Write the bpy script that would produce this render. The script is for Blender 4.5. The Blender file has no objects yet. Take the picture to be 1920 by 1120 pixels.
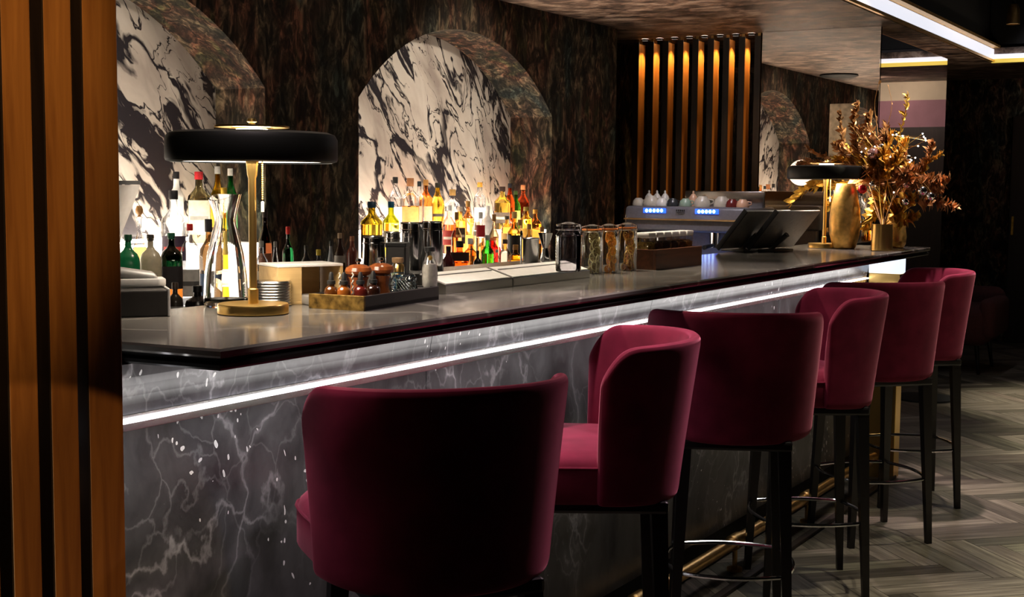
import bpy, bmesh, math, random
from mathutils import Vector, Matrix
random.seed(7)
PI = math.pi
S = bpy.context.scene
COL = S.collection

# ---------------------------------------------------------------- camera
FOC = 2440.0                       # focal length for a 1920 px wide frame
TH = math.radians(31.2)            # camera heading measured from the bar's direction (+X)
PITCH = math.atan(211 / 2440.0)
ROLL = 0.0093
H = 1.376                          # eye height
CF = Vector((math.cos(PITCH)*math.cos(TH), math.cos(PITCH)*math.sin(TH), -math.sin(PITCH)))
_r = Vector((math.sin(TH), -math.cos(TH), 0)); _u = _r.cross(CF)
CR = _r*math.cos(ROLL) + _u*math.sin(ROLL)
CU = CR.cross(CF)
CAM = Vector((0, 0, H))
cd = bpy.data.cameras.new('camera'); cam = bpy.data.objects.new('camera', cd); COL.objects.link(cam)
cd.sensor_width = 36; cd.lens = FOC/1920*36; cd.clip_start = 0.05; cd.clip_end = 60
m = Matrix.Identity(4)
for i in range(3):
    m[i][0] = CR[i]; m[i][1] = CU[i]; m[i][2] = -CF[i]; m[i][3] = CAM[i]
cam.matrix_world = m
S.camera = cam

def ray(x, y): return CF*FOC + CR*(x-960) - CU*(y-560)
def atz(x, y, z): d = ray(x, y); return CAM + d*((z-H)/d.z)      # where a sight line meets a real plane
def aty(x, y, Y): d = ray(x, y); return CAM + d*(Y/d.y)
def atx(x, y, X): d = ray(x, y); return CAM + d*(X/d.x)

# ---------------------------------------------------------------- world, exposure
w = bpy.data.worlds.new('world'); S.world = w; w.use_nodes = True
w.node_tree.nodes['Background'].inputs[0].default_value = (.5, .45, .5, 1)
w.node_tree.nodes['Background'].inputs[1].default_value = 0.02
vs = S.view_settings
vs.view_transform = 'Standard'; vs.look = 'None'; vs.gamma = 1; vs.use_curve_mapping = False
vs.exposure = 0.22

# ---------------------------------------------------------------- room lights
def aim(o, t):
    d = Vector(t) - o.location
    o.rotation_euler = d.to_track_quat('-Z', 'Y').to_euler()
def spot(name, loc, tgt, power, col, size=60, blend=.6, r=.03):
    l = bpy.data.lights.new(name, 'SPOT'); l.energy = power; l.color = col
    l.spot_size = math.radians(size); l.spot_blend = blend; l.shadow_soft_size = r
    o = bpy.data.objects.new(name, l); COL.objects.link(o); o.location = loc; aim(o, tgt); return o
def area(name, loc, tgt, power, col, sx, sy):
    l = bpy.data.lights.new(name, 'AREA'); l.shape = 'RECTANGLE'; l.size = sx; l.size_y = sy
    l.energy = power; l.color = col
    o = bpy.data.objects.new(name, l); COL.objects.link(o); o.location = loc; aim(o, tgt); return o
WARM = (1, .72, .42); SOFT = (1, .86, .68); COOL = (.86, .9, 1)
# ceiling spots over the stools (fittings in the raised dark ceiling)
SEATSPOTS = [((1.75, 1.62, 2.85), (2.0, 1.6, .8), 70), ((2.75, 1.5, 2.85), (2.72, 1.45, .8), 200), ((4.3, 1.5, 2.85), (4.3, 1.48, .8), 65), ((5.9, 1.35, 2.85), (5.88, 1.45, .8), 260)]
for a, b, e in SEATSPOTS: spot('seat_spot_light', a, b, e, (1, .8, .78), 32, .8)
spot('room_spot_light', (4.5, .55, 2.85), (2.45, 1.4, .78), 150, (1, .72, .82), 27, .9)
# floor wash at the right, from the raised ceiling
for x, y, e in ((4.3, -.15, 260), (5.4, -.25, 480), (6.5, -.2, 560), (7.7, .25, 520), (9.0, .8, 420)): spot('floor_spot_light', (x, y, 2.9), (x, y, 0), e, (1, .92, .72), 50, .7, .06)
for x in (3.9, 4.8, 5.7, 6.6, 7.5): spot('floor_spot_light', (x, .80, 2.9), (x, .82, 0), 80, (1, .92, .72), 37, .6, .04)
spot('seat_side_light', (1.25, .75, 2.0), (1.98, 1.72, .74), 26, (1, .8, .78), 13, .6)
# warm spot on the wooden post screen
spot('screen_spot_light', (.45, 0.1, 2.7), (.80, 1.58, 1.75), 100, (1, .66, .28), 37, .35, .01)
spot('screen_low_fill', (.95, .1, .45), (1.14, 1.58, .50), 17, (1, .62, .26), 43, .06, .004)  # added low spot for the lower posts, without a real fitting
# soft pools on the dark wallpaper, and the brown ceiling
spot('wall_wash_light', (4.4, 2.3, 2.33), (4.75, 3.8, 1.7), 9, SOFT, 110, 1)
spot('wall_wash_light', (6.9, 2.6, 2.33), (7.0, 3.8, 1.3), 8, SOFT, 100, 1)
for x, e in ((2.35, 18), (3.1, 85), (3.95, 120), (5.1, 20)): spot('counter_spot_light', (x, 2.24, 2.36), (x+.02, 1.98, 1.1), e, SOFT, 62, .9)
spot('bouquet_spot_light', (6.5, .7, 2.8), (6.15, 1.85, 1.45), 200, (1, .84, .6), 27, .8)
spot('slat_wash_light', (6.7, 1.2, 2.8), (8.18, 3.25, 1.35), 120, (1, .66, .3), 27, .8)
for x, tx, e in ((2.9, 3.1, 30), (4.9, 5.2, 15)): spot('bottle_fill_light', (x, 2.55, 2.33), (tx, 3.4, 1.1), e, SOFT, 64, .9)  # added fill that brightens the bottle fronts
spot('ceiling_fill_light', (9.6, 1.2, 1.2), (9.9, 3.0, 2.38), 22, (1, .78, .6), 90, 1, .1)  # added unseen uplight that brightens the far ceiling
for x in (4.4, 6.4): spot('ceiling_fill_light', (x, 3.35, 1.5), (x+.2, 2.7, 2.38), 16, (1, .78, .6), 150, 1, .1)  # added unseen uplights standing in for light bounced to the ceiling
spot('machine_fill_light', (6.5, 2.9, 2.33), (7.2, 3.1, 1.2), 26, (.95, .9, 1), 50, .8)  # added fill for the dark machine front
spot('lounge_fill_light', (11.6, 1.2, 2.3), (12.4, 1.35, 2.1), 14, (1, .8, .7), 110, 1)  # added fill that brightens the lounge wall

# ---------------------------------------------------------------- materials
def newmat(name):
    mt = bpy.data.materials.new(name); mt.use_nodes = True
    return mt, mt.node_tree, mt.node_tree.nodes['Principled BSDF']
def pbr(name, col, rough=.5, metal=0, spec=.5, bump=0, bscale=60, vary=0, sheen=0, coat=0, emit=None, es=0):
    mt, nt, b = newmat(name)
    b.inputs['Base Color'].default_value = (*col, 1); b.inputs['Roughness'].default_value = rough
    b.inputs['Metallic'].default_value = metal; b.inputs['Specular IOR Level'].default_value = spec
    if sheen:
        b.inputs['Sheen Weight'].default_value = sheen; b.inputs['Sheen Roughness'].default_value = .35
        b.inputs['Sheen Tint'].default_value = (1, .30, .42, 1)
    if coat: b.inputs['Coat Weight'].default_value = coat; b.inputs['Coat Roughness'].default_value = .08
    if emit: b.inputs['Emission Color'].default_value = (*emit, 1); b.inputs['Emission Strength'].default_value = es
    N = nt.nodes; L = nt.links
    tc = N.new('ShaderNodeTexCoord'); no = N.new('ShaderNodeTexNoise'); no.inputs['Scale'].default_value = bscale; no.inputs['Detail'].default_value = 4
    L.new(tc.outputs['Object'], no.inputs['Vector'])
    if vary:
        r = N.new('ShaderNodeValToRGB'); r.color_ramp.elements[0].position = .3; r.color_ramp.elements[1].position = .7
        r.color_ramp.elements[0].color = (*[c*(1-vary) for c in col], 1); r.color_ramp.elements[1].color = (*[min(1, c*(1+vary)) for c in col], 1)
        L.new(no.outputs['Fac'], r.inputs['Fac']); L.new(r.outputs['Color'], b.inputs['Base Color'])
    if bump:
        bp = N.new('ShaderNodeBump'); bp.inputs['Strength'].default_value = bump; bp.inputs['Distance'].default_value = .003
        L.new(no.outputs['Fac'], bp.inputs['Height']); L.new(bp.outputs['Normal'], b.inputs['Normal'])
    return mt
def emis(name, col, s):
    mt, nt, b = newmat(name)
    b.inputs['Base Color'].default_value = (*col, 1); b.inputs['Emission Color'].default_value = (*col, 1); b.inputs['Emission Strength'].default_value = s
    return mt
def thin(name, col=(1, 1, 1), rough=.02, k=1.0):
    mt = bpy.data.materials.new(name); mt.use_nodes = True; nt = mt.node_tree; N = nt.nodes; L = nt.links
    N.remove(N['Principled BSDF']); out = N['Material Output']
    t = N.new('ShaderNodeBsdfTransparent'); t.inputs[0].default_value = (*col, 1)
    g = N.new('ShaderNodeBsdfGlossy'); g.inputs['Roughness'].default_value = rough
    lw = N.new('ShaderNodeLayerWeight'); lw.inputs[0].default_value = .35
    mu = N.new('ShaderNodeMath'); mu.operation = 'MULTIPLY'; mu.inputs[1].default_value = .75*k; mu.use_clamp = True
    ad = N.new('ShaderNodeMath'); ad.operation = 'ADD'; ad.inputs[1].default_value = .05*k
    L.new(lw.outputs['Fresnel'], mu.inputs[0]); L.new(mu.outputs[0], ad.inputs[0])
    mx = N.new('ShaderNodeMixShader'); L.new(ad.outputs[0], mx.inputs[0]); L.new(t.outputs[0], mx.inputs[1]); L.new(g.outputs[0], mx.inputs[2])
    L.new(mx.outputs[0], out.inputs[0]); return mt
def solidglass(name, col, rough=.02, ior=1.4):
    mt, nt, b = newmat(name)
    b.inputs['Base Color'].default_value = (*col, 1); b.inputs['Roughness'].default_value = rough
    b.inputs['Transmission Weight'].default_value = 1; b.inputs['IOR'].default_value = ior
    return mt
def ramp(N, stops, interp='LINEAR'):
    r = N.new('ShaderNodeValToRGB'); cr = r.color_ramp; cr.interpolation = interp
    while len(cr.elements) < len(stops): cr.elements.new(.5)
    for e, (p, c) in zip(cr.elements, stops):
        e.position = p; e.color = (*c, 1) if len(c) == 3 else c
    return r
def mapping(N, L, scale=(1, 1, 1), rot=(0, 0, 0), src='Object'):
    tc = N.new('ShaderNodeTexCoord'); mp = N.new('ShaderNodeMapping')
    mp.inputs['Scale'].default_value = scale; mp.inputs['Rotation'].default_value = rot
    L.new(tc.outputs[src], mp.inputs['Vector']); return mp
def noise(N, L, vec, sc, det=4, dist=0, rough=.5):
    n = N.new('ShaderNodeTexNoise'); n.inputs['Scale'].default_value = sc; n.inputs['Detail'].default_value = det
    n.inputs['Distortion'].default_value = dist; n.inputs['Roughness'].default_value = rough
    L.new(vec, n.inputs['Vector']); return n
def mixc(N, L, fac, a, b, mode='MIX'):
    x = N.new('ShaderNodeMix'); x.data_type = 'RGBA'; x.blend_type = mode
    for sock, v in ((x.inputs['Factor'], fac), (x.inputs['A'], a), (x.inputs['B'], b)):
        if hasattr(v, 'links') or hasattr(v, 'is_linked'): L.new(v, sock)
        elif isinstance(v, (int, float)): sock.default_value = v
        else: sock.default_value = (*v, 1)
    return x.outputs['Result']
def mth(N, L, op, a, b=None, clamp=False):
    x = N.new('ShaderNodeMath'); x.operation = op; x.use_clamp = clamp
    for i, v in enumerate((a, b)):
        if v is None: continue
        if isinstance(v, (int, float)): x.inputs[i].default_value = v
        else: L.new(v, x.inputs[i])
    return x.outputs[0]
def warp(N, L, vec, sc, amt, det=3):
    n = noise(N, L, vec, sc, det)
    s = N.new('ShaderNodeVectorMath'); s.operation = 'SUBTRACT'; s.inputs[1].default_value = (.5, .5, .5); L.new(n.outputs['Color'], s.inputs[0])
    k = N.new('ShaderNodeVectorMath'); k.operation = 'SCALE'; k.inputs['Scale'].default_value = amt; L.new(s.outputs[0], k.inputs[0])
    a = N.new('ShaderNodeVectorMath'); a.operation = 'ADD'; L.new(vec, a.inputs[0]); L.new(k.outputs[0], a.inputs[1])
    return a.outputs[0]

def mat_wallpaper():
    mt, nt, b = newmat('dark_floral_wallpaper'); N = nt.nodes; L = nt.links
    mp = mapping(N, L, (1, 1, .42)); v = warp(N, L, mp.outputs[0], 8, .16)
    n1 = noise(N, L, v, 21, 6, .5, .66)
    r1 = ramp(N, [(.38, (.010, .008, .008)), (.5, (.040, .032, .026)), (.6, (.14, .11, .085)), (.74, (.27, .23, .18))]); L.new(n1.outputs['Fac'], r1.inputs[0])
    n2 = noise(N, L, mp.outputs[0], 4.6, 2, .8)
    r2 = ramp(N, [(.30, (.20, .42, .48)), (.42, (.62, .60, .44)), (.5, (.9, .72, .55)), (.58, (.86, .38, .26)), (.68, (.46, .56, .24)), (.8, (.5, .3, .55))]); L.new(n2.outputs['Fac'], r2.inputs[0])
    c = mixc(N, L, .85, r1.outputs[0], r2.outputs[0], 'MULTIPLY')
    n3 = noise(N, L, v, 48, 4, .4); r3 = ramp(N, [(.42, (.25, .25, .25)), (.6, (1.0, 1.0, 1.0))]); L.new(n3.outputs['Fac'], r3.inputs[0])
    c = mixc(N, L, .8, c, r3.outputs[0], 'MULTIPLY')
    L.new(mixc(N, L, 1.0, c, (1.5, 1.5, 1.5), 'MULTIPLY'), b.inputs['Base Color']); b.inputs['Roughness'].default_value = .75
    b.inputs['Specular IOR Level'].default_value = .2
    return mt
def mat_white_marble():
    mt, nt, b = newmat('white_marble_dark_veins'); N = nt.nodes; L = nt.links
    mp = mapping(N, L, (1.25, 1, .8), (0, math.radians(-38), 0)); 
    mp2 = N.new('ShaderNodeMapping'); mp2.inputs['Scale'].default_value = (.62, 1, 1.5); L.new(mp.outputs[0], mp2.inputs[0])
    v = warp(N, L, mp2.outputs[0], 2.6, .45, 4)
    n1 = noise(N, L, v, 2.3, 6, .8, .5)
    a = mth(N, L, 'ABSOLUTE', mth(N, L, 'SUBTRACT', n1.outputs['Fac'], .5))
    nw = noise(N, L, mp.outputs[0], 2.2, 2, .5)
    wd = mth(N, L, 'MULTIPLY', mth(N, L, 'SUBTRACT', nw.outputs['Fac'], .33, True), .20)
    vein = mth(N, L, 'SUBTRACT', 1.0, mth(N, L, 'DIVIDE', a, mth(N, L, 'ADD', wd, .004)), True)
    n2 = noise(N, L, v, 5.2, 5, 1.0, .5)
    a2 = mth(N, L, 'ABSOLUTE', mth(N, L, 'SUBTRACT', n2.outputs['Fac'], .52))
    vein2 = mth(N, L, 'SUBTRACT', 1.0, mth(N, L, 'DIVIDE', a2, mth(N, L, 'ADD', mth(N, L, 'MULTIPLY', wd, .75), .002)), True)
    tot = mth(N, L, 'ADD', mth(N, L, 'MULTIPLY', vein, 1.6, True), mth(N, L, 'MULTIPLY', vein2, 1.3, True), True)
    n3 = noise(N, L, v, 4, 4); rb = ramp(N, [(.3, (.40, .34, .31)), (.5, (.60, .54, .49)), (.7, (.72, .67, .62))]); L.new(n3.outputs['Fac'], rb.inputs[0])
    L.new(mixc(N, L, tot, rb.outputs[0], (.028, .024, .03)), b.inputs['Base Color'])
    b.inputs['Roughness'].default_value = .25
    return mt
def mat_black_marble():
    mt, nt, b = newmat('black_marble_white_veins'); N = nt.nodes; L = nt.links
    mp = mapping(N, L, (1, 1, .62)); v = warp(N, L, mp.outputs[0], 3.4, .5, 7)
    vo = N.new('ShaderNodeTexVoronoi'); vo.feature = 'DISTANCE_TO_EDGE'; vo.inputs['Scale'].default_value = 3.1; L.new(v, vo.inputs['Vector'])
    nm = noise(N, L, mp.outputs[0], 1.9, 3, .5); msk = mth(N, L, 'MULTIPLY', mth(N, L, 'SUBTRACT', nm.outputs['Fac'], .42, True), 5, True)
    e = mth(N, L, 'SUBTRACT', 1.0, mth(N, L, 'MULTIPLY', vo.outputs['Distance'], 60), True)
    halo = mth(N, L, 'SUBTRACT', 1.0, mth(N, L, 'MULTIPLY', vo.outputs['Distance'], 7), True)
    halo = mth(N, L, 'POWER', halo, 2.5)
    vo2 = N.new('ShaderNodeTexVoronoi'); vo2.feature = 'DISTANCE_TO_EDGE'; vo2.inputs['Scale'].default_value = 8; L.new(v, vo2.inputs['Vector'])
    e2 = mth(N, L, 'MULTIPLY', mth(N, L, 'SUBTRACT', 1.0, mth(N, L, 'MULTIPLY', vo2.outputs['Distance'], 30), True), .3)
    cl = noise(N, L, v, 9, 5)
    f = mth(N, L, 'ADD', mth(N, L, 'MULTIPLY', mth(N, L, 'MULTIPLY', e, .42), msk), mth(N, L, 'MULTIPLY', mth(N, L, 'MULTIPLY', halo, .13), msk))
    f = mth(N, L, 'ADD', f, mth(N, L, 'MULTIPLY', mth(N, L, 'MULTIPLY', e2, msk), mth(N, L, 'MULTIPLY', cl.outputs['Fac'], 1.2)), True)
    vs_ = N.new('ShaderNodeTexVoronoi'); vs_.inputs['Scale'].default_value = 42; vs_.inputs['Randomness'].default_value = 1; L.new(warp(N, L, mp.outputs[0], 18, .05), vs_.inputs['Vector'])
    nsp = noise(N, L, mp.outputs[0], 2.6, 1); thr = mth(N, L, 'MULTIPLY', mth(N, L, 'SUBTRACT', nsp.outputs['Fac'], .5, True), 1.1)
    sp = mth(N, L, 'GREATER_THAN', thr, vs_.outputs['Distance'])
    base = ramp(N, [(.3, (.03, .03, .032)), (.7, (.10, .10, .105))]); L.new(cl.outputs['Fac'], base.inputs[0])
    c = mixc(N, L, f, base.outputs[0], (.55, .54, .56))
    c = mixc(N, L, sp, c, (.8, .8, .8))
    L.new(c, b.inputs['Base Color']); b.inputs['Roughness'].default_value = .3
    return mt
def mat_streak_ceiling():
    mt, nt, b = newmat('brown_streaked_ceiling'); N = nt.nodes; L = nt.links
    mp = mapping(N, L, (1.5, .9, 1)); v = warp(N, L, mp.outputs[0], 1.5, .25)
    n1 = noise(N, L, v, 6, 8, .3, .7)
    r = ramp(N, [(.38, (.02, .012, .009)), (.46, (.10, .062, .045)), (.53, (.24, .155, .112)), (.64, (.46, .34, .26))]); L.new(n1.outputs['Fac'], r.inputs[0])
    L.new(r.outputs[0], b.inputs['Base Color']); b.inputs['Roughness'].default_value = .55
    return mt
def mat_wood(name, c0, c1, rough=.4, axis='Z', sc=6):
    mt, nt, b = newmat(name); N = nt.nodes; L = nt.links
    s = {'Z': (sc*2, sc*2, sc*.12), 'X': (sc*.12, sc*2, sc*2), 'Y': (sc*2, sc*.12, sc*2)}[axis]
    mp = mapping(N, L, s); n1 = noise(N, L, mp.outputs[0], 3, 6, .8, .6)
    r = ramp(N, [(.3, c0), (.7, c1)]); L.new(n1.outputs['Fac'], r.inputs[0]); L.new(r.outputs[0], b.inputs['Base Color'])
    b.inputs['Roughness'].default_value = rough; return mt
def mat_floor():
    mt, nt, b = newmat('grey_oak_herringbone'); N = nt.nodes; L = nt.links
    at = N.new('ShaderNodeVertexColor'); at.layer_name = 'tone'
    uv = N.new('ShaderNodeUVMap'); uv.uv_map = 'grain'
    mp = N.new('ShaderNodeMapping'); mp.inputs['Scale'].default_value = (3, 45, 1); L.new(uv.outputs[0], mp.inputs[0])
    n = noise(N, L, mp.outputs[0], 1.0, 5, .4, .6)
    r = ramp(N, [(.3, (.09, .074, .055)), (.55, (.21, .178, .137)), (.75, (.38, .33, .26))]); L.new(n.outputs['Fac'], r.inputs[0])
    L.new(mixc(N, L, 1.0, r.outputs[0], at.outputs['Color'], 'MULTIPLY'), b.inputs['Base Color']); b.inputs['Roughness'].default_value = .42
    return mt
def mat_counter():
    mt, nt, b = newmat('polished_dark_grey_stone'); N = nt.nodes; L = nt.links
    mp = mapping(N, L); v = warp(N, L, mp.outputs[0], 2, .4); n = noise(N, L, v, 3, 5)
    r = ramp(N, [(.35, (.095, .090, .080)), (.7, (.16, .15, .135))]); L.new(n.outputs['Fac'], r.inputs[0])
    vo = N.new('ShaderNodeTexVoronoi'); vo.feature = 'DISTANCE_TO_EDGE'; vo.inputs['Scale'].default_value = 1.7; L.new(v, vo.inputs['Vector'])
    e = mth(N, L, 'MULTIPLY', mth(N, L, 'SUBTRACT', 1.0, mth(N, L, 'MULTIPLY', vo.outputs['Distance'], 60), True), .35)
    L.new(mixc(N, L, e, r.outputs[0], (.5, .47, .42)), b.inputs['Base Color']); b.inputs['Roughness'].default_value = .12
    return mt

M = {}
M['paper'] = mat_wallpaper(); M['marble'] = mat_white_marble(); M['bmarble'] = mat_black_marble(); M['ceil'] = mat_streak_ceiling()
M['floor'] = mat_floor(); M['counter'] = mat_counter()
M['bull'] = pbr('black_polished_stone', (.008, .008, .008), .3, spec=.12, vary=.2)
M['slat'] = mat_wood('orange_brown_wood', (.22, .075, .018), (.46, .185, .045), .38)
M['slatdark'] = mat_wood('dark_wood_and_slat_shade', (.012, .007, .005), (.03, .016, .010), .5)  # dark cabinet wood, and the shade painted on slats and posts
M['dark'] = pbr('matt_black', (.006, .006, .007), .7, vary=.2)
M['darkwall'] = pbr('dark_brown_wall', (.02, .016, .015), .8, vary=.3, bscale=8)
M['mirror'] = pbr('mirror_glass', (.90, .83, .77), .0, 1)
M['velvet'] = pbr('burgundy_velvet', (.17, .014, .037), .8, spec=.1, sheen=.5, vary=.22, bscale=14, bump=.15)
M['leg'] = pbr('black_lacquered_wood', (.008, .006, .006), .35, vary=.2)
M['chrome'] = pbr('chrome', (.75, .75, .76), .12, 1)
M['glaresteel'] = pbr('polished_rail_steel', (.78, .77, .74), .16, 1)
M['steel'] = pbr('brushed_steel', (.62, .61, .59), .22, 1, bump=.05, bscale=200)
M['brass'] = pbr('aged_brass', (.80, .50, .19), .34, 1, vary=.15, bscale=20)
M['gold'] = pbr('satin_brass', (.80, .53, .17), .3, 1, bump=.05, bscale=150)
M['goldleaf'] = pbr('gold_leaf_paint', (.80, .47, .08), .42, .75, vary=.35, bscale=25)
M['rustleaf'] = pbr('bronze_leaf_paint', (.55, .29, .12), .45, .5, vary=.4, bscale=25)
M['goldrough'] = pbr('hammered_gold', (.72, .43, .12), .38, .9, vary=.25, bscale=40, bump=.5)
M['white'] = pbr('white_enamel', (.75, .73, .70), .3, vary=.05)
M['ceramic'] = pbr('cream_ceramic', (.62, .58, .50), .28, vary=.08)
M['shadeout'] = pbr('black_satin_shade', (.006, .007, .006), .5, spec=.3)
M['shadein'] = emis('lit_white_shade_lining', (1, .88, .74), 4.5)
M['bulb'] = emis('warm_bulb', (1, .9, .78), 14)
M['led'] = emis('white_led_line', (.95, .93, 1), 3.5)
M['ledwarm'] = emis('backlit_frosted_panel', (1, .92, .80), 1.7)
M['cove'] = emis('glowing_cove_face', (.80, .82, .92), .85)  # emission stands for the step face lit by its LED
M['coveyel'] = emis('yellow_cove_line', (1, .72, .12), .55)
M['blue'] = emis('blue_indicator', (.12, .3, 1), 9)
M['bluewhite'] = emis('pale_blue_button', (.55, .75, 1), 8)
M['clear'] = thin('clear_glass'); M['clearsolid'] = solidglass('heavy_clear_glass', (.97, .98, 1), .0, 1.45)
M['grey'] = pbr('grey_plastic', (.16, .155, .15), .35, vary=.1)
M['lgrey'] = pbr('light_grey_plastic', (.36, .35, .34), .35, vary=.08)
M['machine'] = pbr('dark_grey_machine_enamel', (.17, .165, .19), .3, vary=.1)
M['walnut'] = mat_wood('walnut', (.05, .018, .008), (.17, .06, .025), .35, 'X', 5)
M['millwood'] = mat_wood('glossy_mill_wood', (.16, .035, .010), (.42, .12, .03), .18)
M['kraft'] = mat_wood('pale_box_wood', (.40, .26, .10), (.62, .43, .19), .5, 'X', 4)
M['antique'] = pbr('tarnished_brass', (.30, .19, .05), .4, .8, vary=.7, bscale=60)
M['tray'] = pbr('black_tray', (.015, .013, .012), .4, vary=.2)
M['amberglass'] = pbr('dark_amber_glass', (.09, .022, .004), .06, coat=.6)
M['rubber'] = pbr('black_rubber', (.012, .012, .012), .55)
M['orangeseal'] = pbr('orange_rubber_seal', (.8, .22, .03), .45)
M['cork'] = pbr('cork', (.42, .25, .12), .8, vary=.3, bscale=80)
M['peel'] = pbr('dried_citrus_peel', (.72, .47, .12), .55, vary=.3)
M['pulp'] = pbr('dried_citrus_pulp', (.42, .17, .03), .5, vary=.5, bscale=90)
M['peelgreen'] = pbr('dried_lime_peel', (.60, .55, .28), .55, vary=.3)
M['pulpgreen'] = pbr('dried_lime_pulp', (.22, .16, .05), .5, vary=.5, bscale=90)
M['screen'] = pbr('tablet_back', (.26, .25, .235), .4, .2, vary=.1)
M['powder'] = pbr('white_crystals', (.7, .68, .62), .9, vary=.15, bscale=120)
M['mauve'] = pbr('mauve_wall', (.42, .22, .27), .7, vary=.15, bscale=4)
M['beige'] = pbr('cream_panel', (.75, .66, .48), .7, vary=.1, bscale=4)
M['plaque'] = pbr('pale_speckled_stone', (.5, .44, .40), .5, vary=.35, bscale=30)
_c = {}
def liquid(col, rough=.02):
    k = ('l', col)
    if k not in _c: _c[k] = solidglass('tinted_liquid_%02d' % len(_c), col, rough, 1.3)
    return _c[k]
def tglass(col):
    k = ('t', col)
    if k not in _c: _c[k] = thin('tinted_glass_%02d' % len(_c), col)
    return _c[k]
def paint(col, rough=.45, metal=0):
    k = ('p', col, metal)
    if k not in _c: _c[k] = pbr('print_colour_%02d' % len(_c), col, rough, metal, vary=.12)
    return _c[k]

# ---------------------------------------------------------------- mesh helpers
def T(x=0, y=0, z=0, rz=0, rx=0, ry=0): return Matrix.Translation((x, y, z)) @ Matrix.Rotation(rz, 4, 'Z') @ Matrix.Rotation(ry, 4, 'Y') @ Matrix.Rotation(rx, 4, 'X')
def merge(bm, b2, mx=None):
    me = bpy.data.meshes.new('tmp'); 
    if mx is not None: bmesh.ops.transform(b2, matrix=mx, verts=b2.verts)
    b2.to_mesh(me); bm.from_mesh(me); bpy.data.meshes.remove(me); b2.free()
def box(bm, c, s, bev=0, mx=None, seg=2):
    b = bmesh.new(); bmesh.ops.create_cube(b, size=1); bmesh.ops.scale(b, vec=s, verts=b.verts)
    if bev: bmesh.ops.bevel(b, geom=b.edges[:], offset=min(bev, min(s)*.49), segments=seg, profile=.5, affect='EDGES')
    bmesh.ops.translate(b, vec=c, verts=b.verts); merge(bm, b, mx)
def lathe(bm, prof, n=28, mx=None, sq=0, a0=0, a1=2*PI, close=True, rib=0, ribn=0):
    b = bmesh.new(); full = abs(a1-a0-2*PI) < 1e-6; cnt = n if full else n+1; rings = []
    for r, z in prof:
        ring = []
        for i in range(cnt):
            a = a0 + (a1-a0)*i/n; k = 1
            if sq: c_, s_ = abs(math.cos(a)), abs(math.sin(a)); e = 2+sq*6; k = 1/((c_**e+s_**e)**(1/e))
            if ribn: k *= 1 + rib*(1 if i % 2 else -1)
            ring.append(b.verts.new((r*k*math.cos(a), r*k*math.sin(a), z)))
        rings.append(ring)
    for j in range(len(rings)-1):
        for i in range(n):
            i2 = (i+1) % cnt if full else i+1
            b.faces.new((rings[j][i], rings[j][i2], rings[j+1][i2], rings[j+1][i]))
    if close and full:
        if prof[0][0] > 1e-5: b.faces.new(list(reversed(rings[0])))
        if prof[-1][0] > 1e-5: b.faces.new(rings[-1])
    bmesh.ops.remove_doubles(b, verts=b.verts, dist=1e-6)
    merge(bm, b, mx)
def tube(bm, pts, r, n=10, closed=False, caps=True):
    pts = [Vector(p) for p in pts]; k = len(pts); rr = r if isinstance(r, (list, tuple)) else [r]*k
    rings = []; up = None
    for i, p in enumerate(pts):
        a = pts[(i-1) % k] if (closed or i > 0) else p; c = pts[(i+1) % k] if (closed or i < k-1) else p
        t = (c-a).normalized()
        if up is None:
            up = t.cross(Vector((0, 0, 1)));
            if up.length < 1e-3: up = t.cross(Vector((1, 0, 0)))
            up.normalize()
        up = (up - t*up.dot(t)).normalized(); v = t.cross(up)
        rings.append([bm.verts.new(p + (up*math.cos(2*PI*j/n) + v*math.sin(2*PI*j/n))*rr[i]) for j in range(n)])
    for i in range(k if closed else k-1):
        A, B = rings[i], rings[(i+1) % k]
        for j in range(n): bm.faces.new((A[j], A[(j+1) % n], B[(j+1) % n], B[j]))
    if caps and not closed: bm.faces.new(list(reversed(rings[0]))); bm.faces.new(rings[-1])
def prism(bm, poly, z0, z1, mx=None, bev=0):
    b = bmesh.new(); lo = [b.verts.new((x, y, z0)) for x, y in poly]; hi = [b.verts.new((x, y, z1)) for x, y in poly]; n = len(poly)
    b.faces.new(list(reversed(lo))); b.faces.new(hi)
    for i in range(n): b.faces.new((lo[i], lo[(i+1) % n], hi[(i+1) % n], hi[i]))
    bmesh.ops.recalc_face_normals(b, faces=b.faces)
    if bev: bmesh.ops.bevel(b, geom=b.edges[:], offset=bev, segments=2, profile=.5, affect='EDGES')
    merge(bm, b, mx)
def ball(bm, c, r, seg=16, sc=(1, 1, 1)):
    b = bmesh.new(); bmesh.ops.create_uvsphere(b, u_segments=seg, v_segments=max(6, seg//2), radius=r); bmesh.ops.scale(b, vec=sc, verts=b.verts)
    bmesh.ops.translate(b, vec=c, verts=b.verts); merge(bm, b)
def obj(name, bm, mat, parent=None, smooth=True, ang=38):
    me = bpy.data.meshes.new(name); bm.to_mesh(me); bm.free()
    for mt in (mat if isinstance(mat, (list, tuple)) else [mat]): me.materials.append(mt)
    if smooth:
        for p in me.polygons: p.use_smooth = True
        me.set_sharp_from_angle(angle=math.radians(ang))
    o = bpy.data.objects.new(name, me); COL.objects.link(o)
    if parent: o.parent = parent
    return o
def B(): return bmesh.new()
def tag(o, label, cat, group=None, kind=None):
    o['label'] = label; o['category'] = cat
    if group: o['group'] = group
    if kind: o['kind'] = kind
    return o
def thing(name, label, cat, loc=(0, 0, 0), rz=0, group=None):
    o = bpy.data.objects.new(name, None); COL.objects.link(o); o.location = loc; o.rotation_euler = (0, 0, rz); o.empty_display_size = .1
    return tag(o, label, cat, group)
def struct(name, bm, mat, smooth=False):
    o = obj(name, bm, mat, None, smooth); o['kind'] = 'structure'; return o
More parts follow.
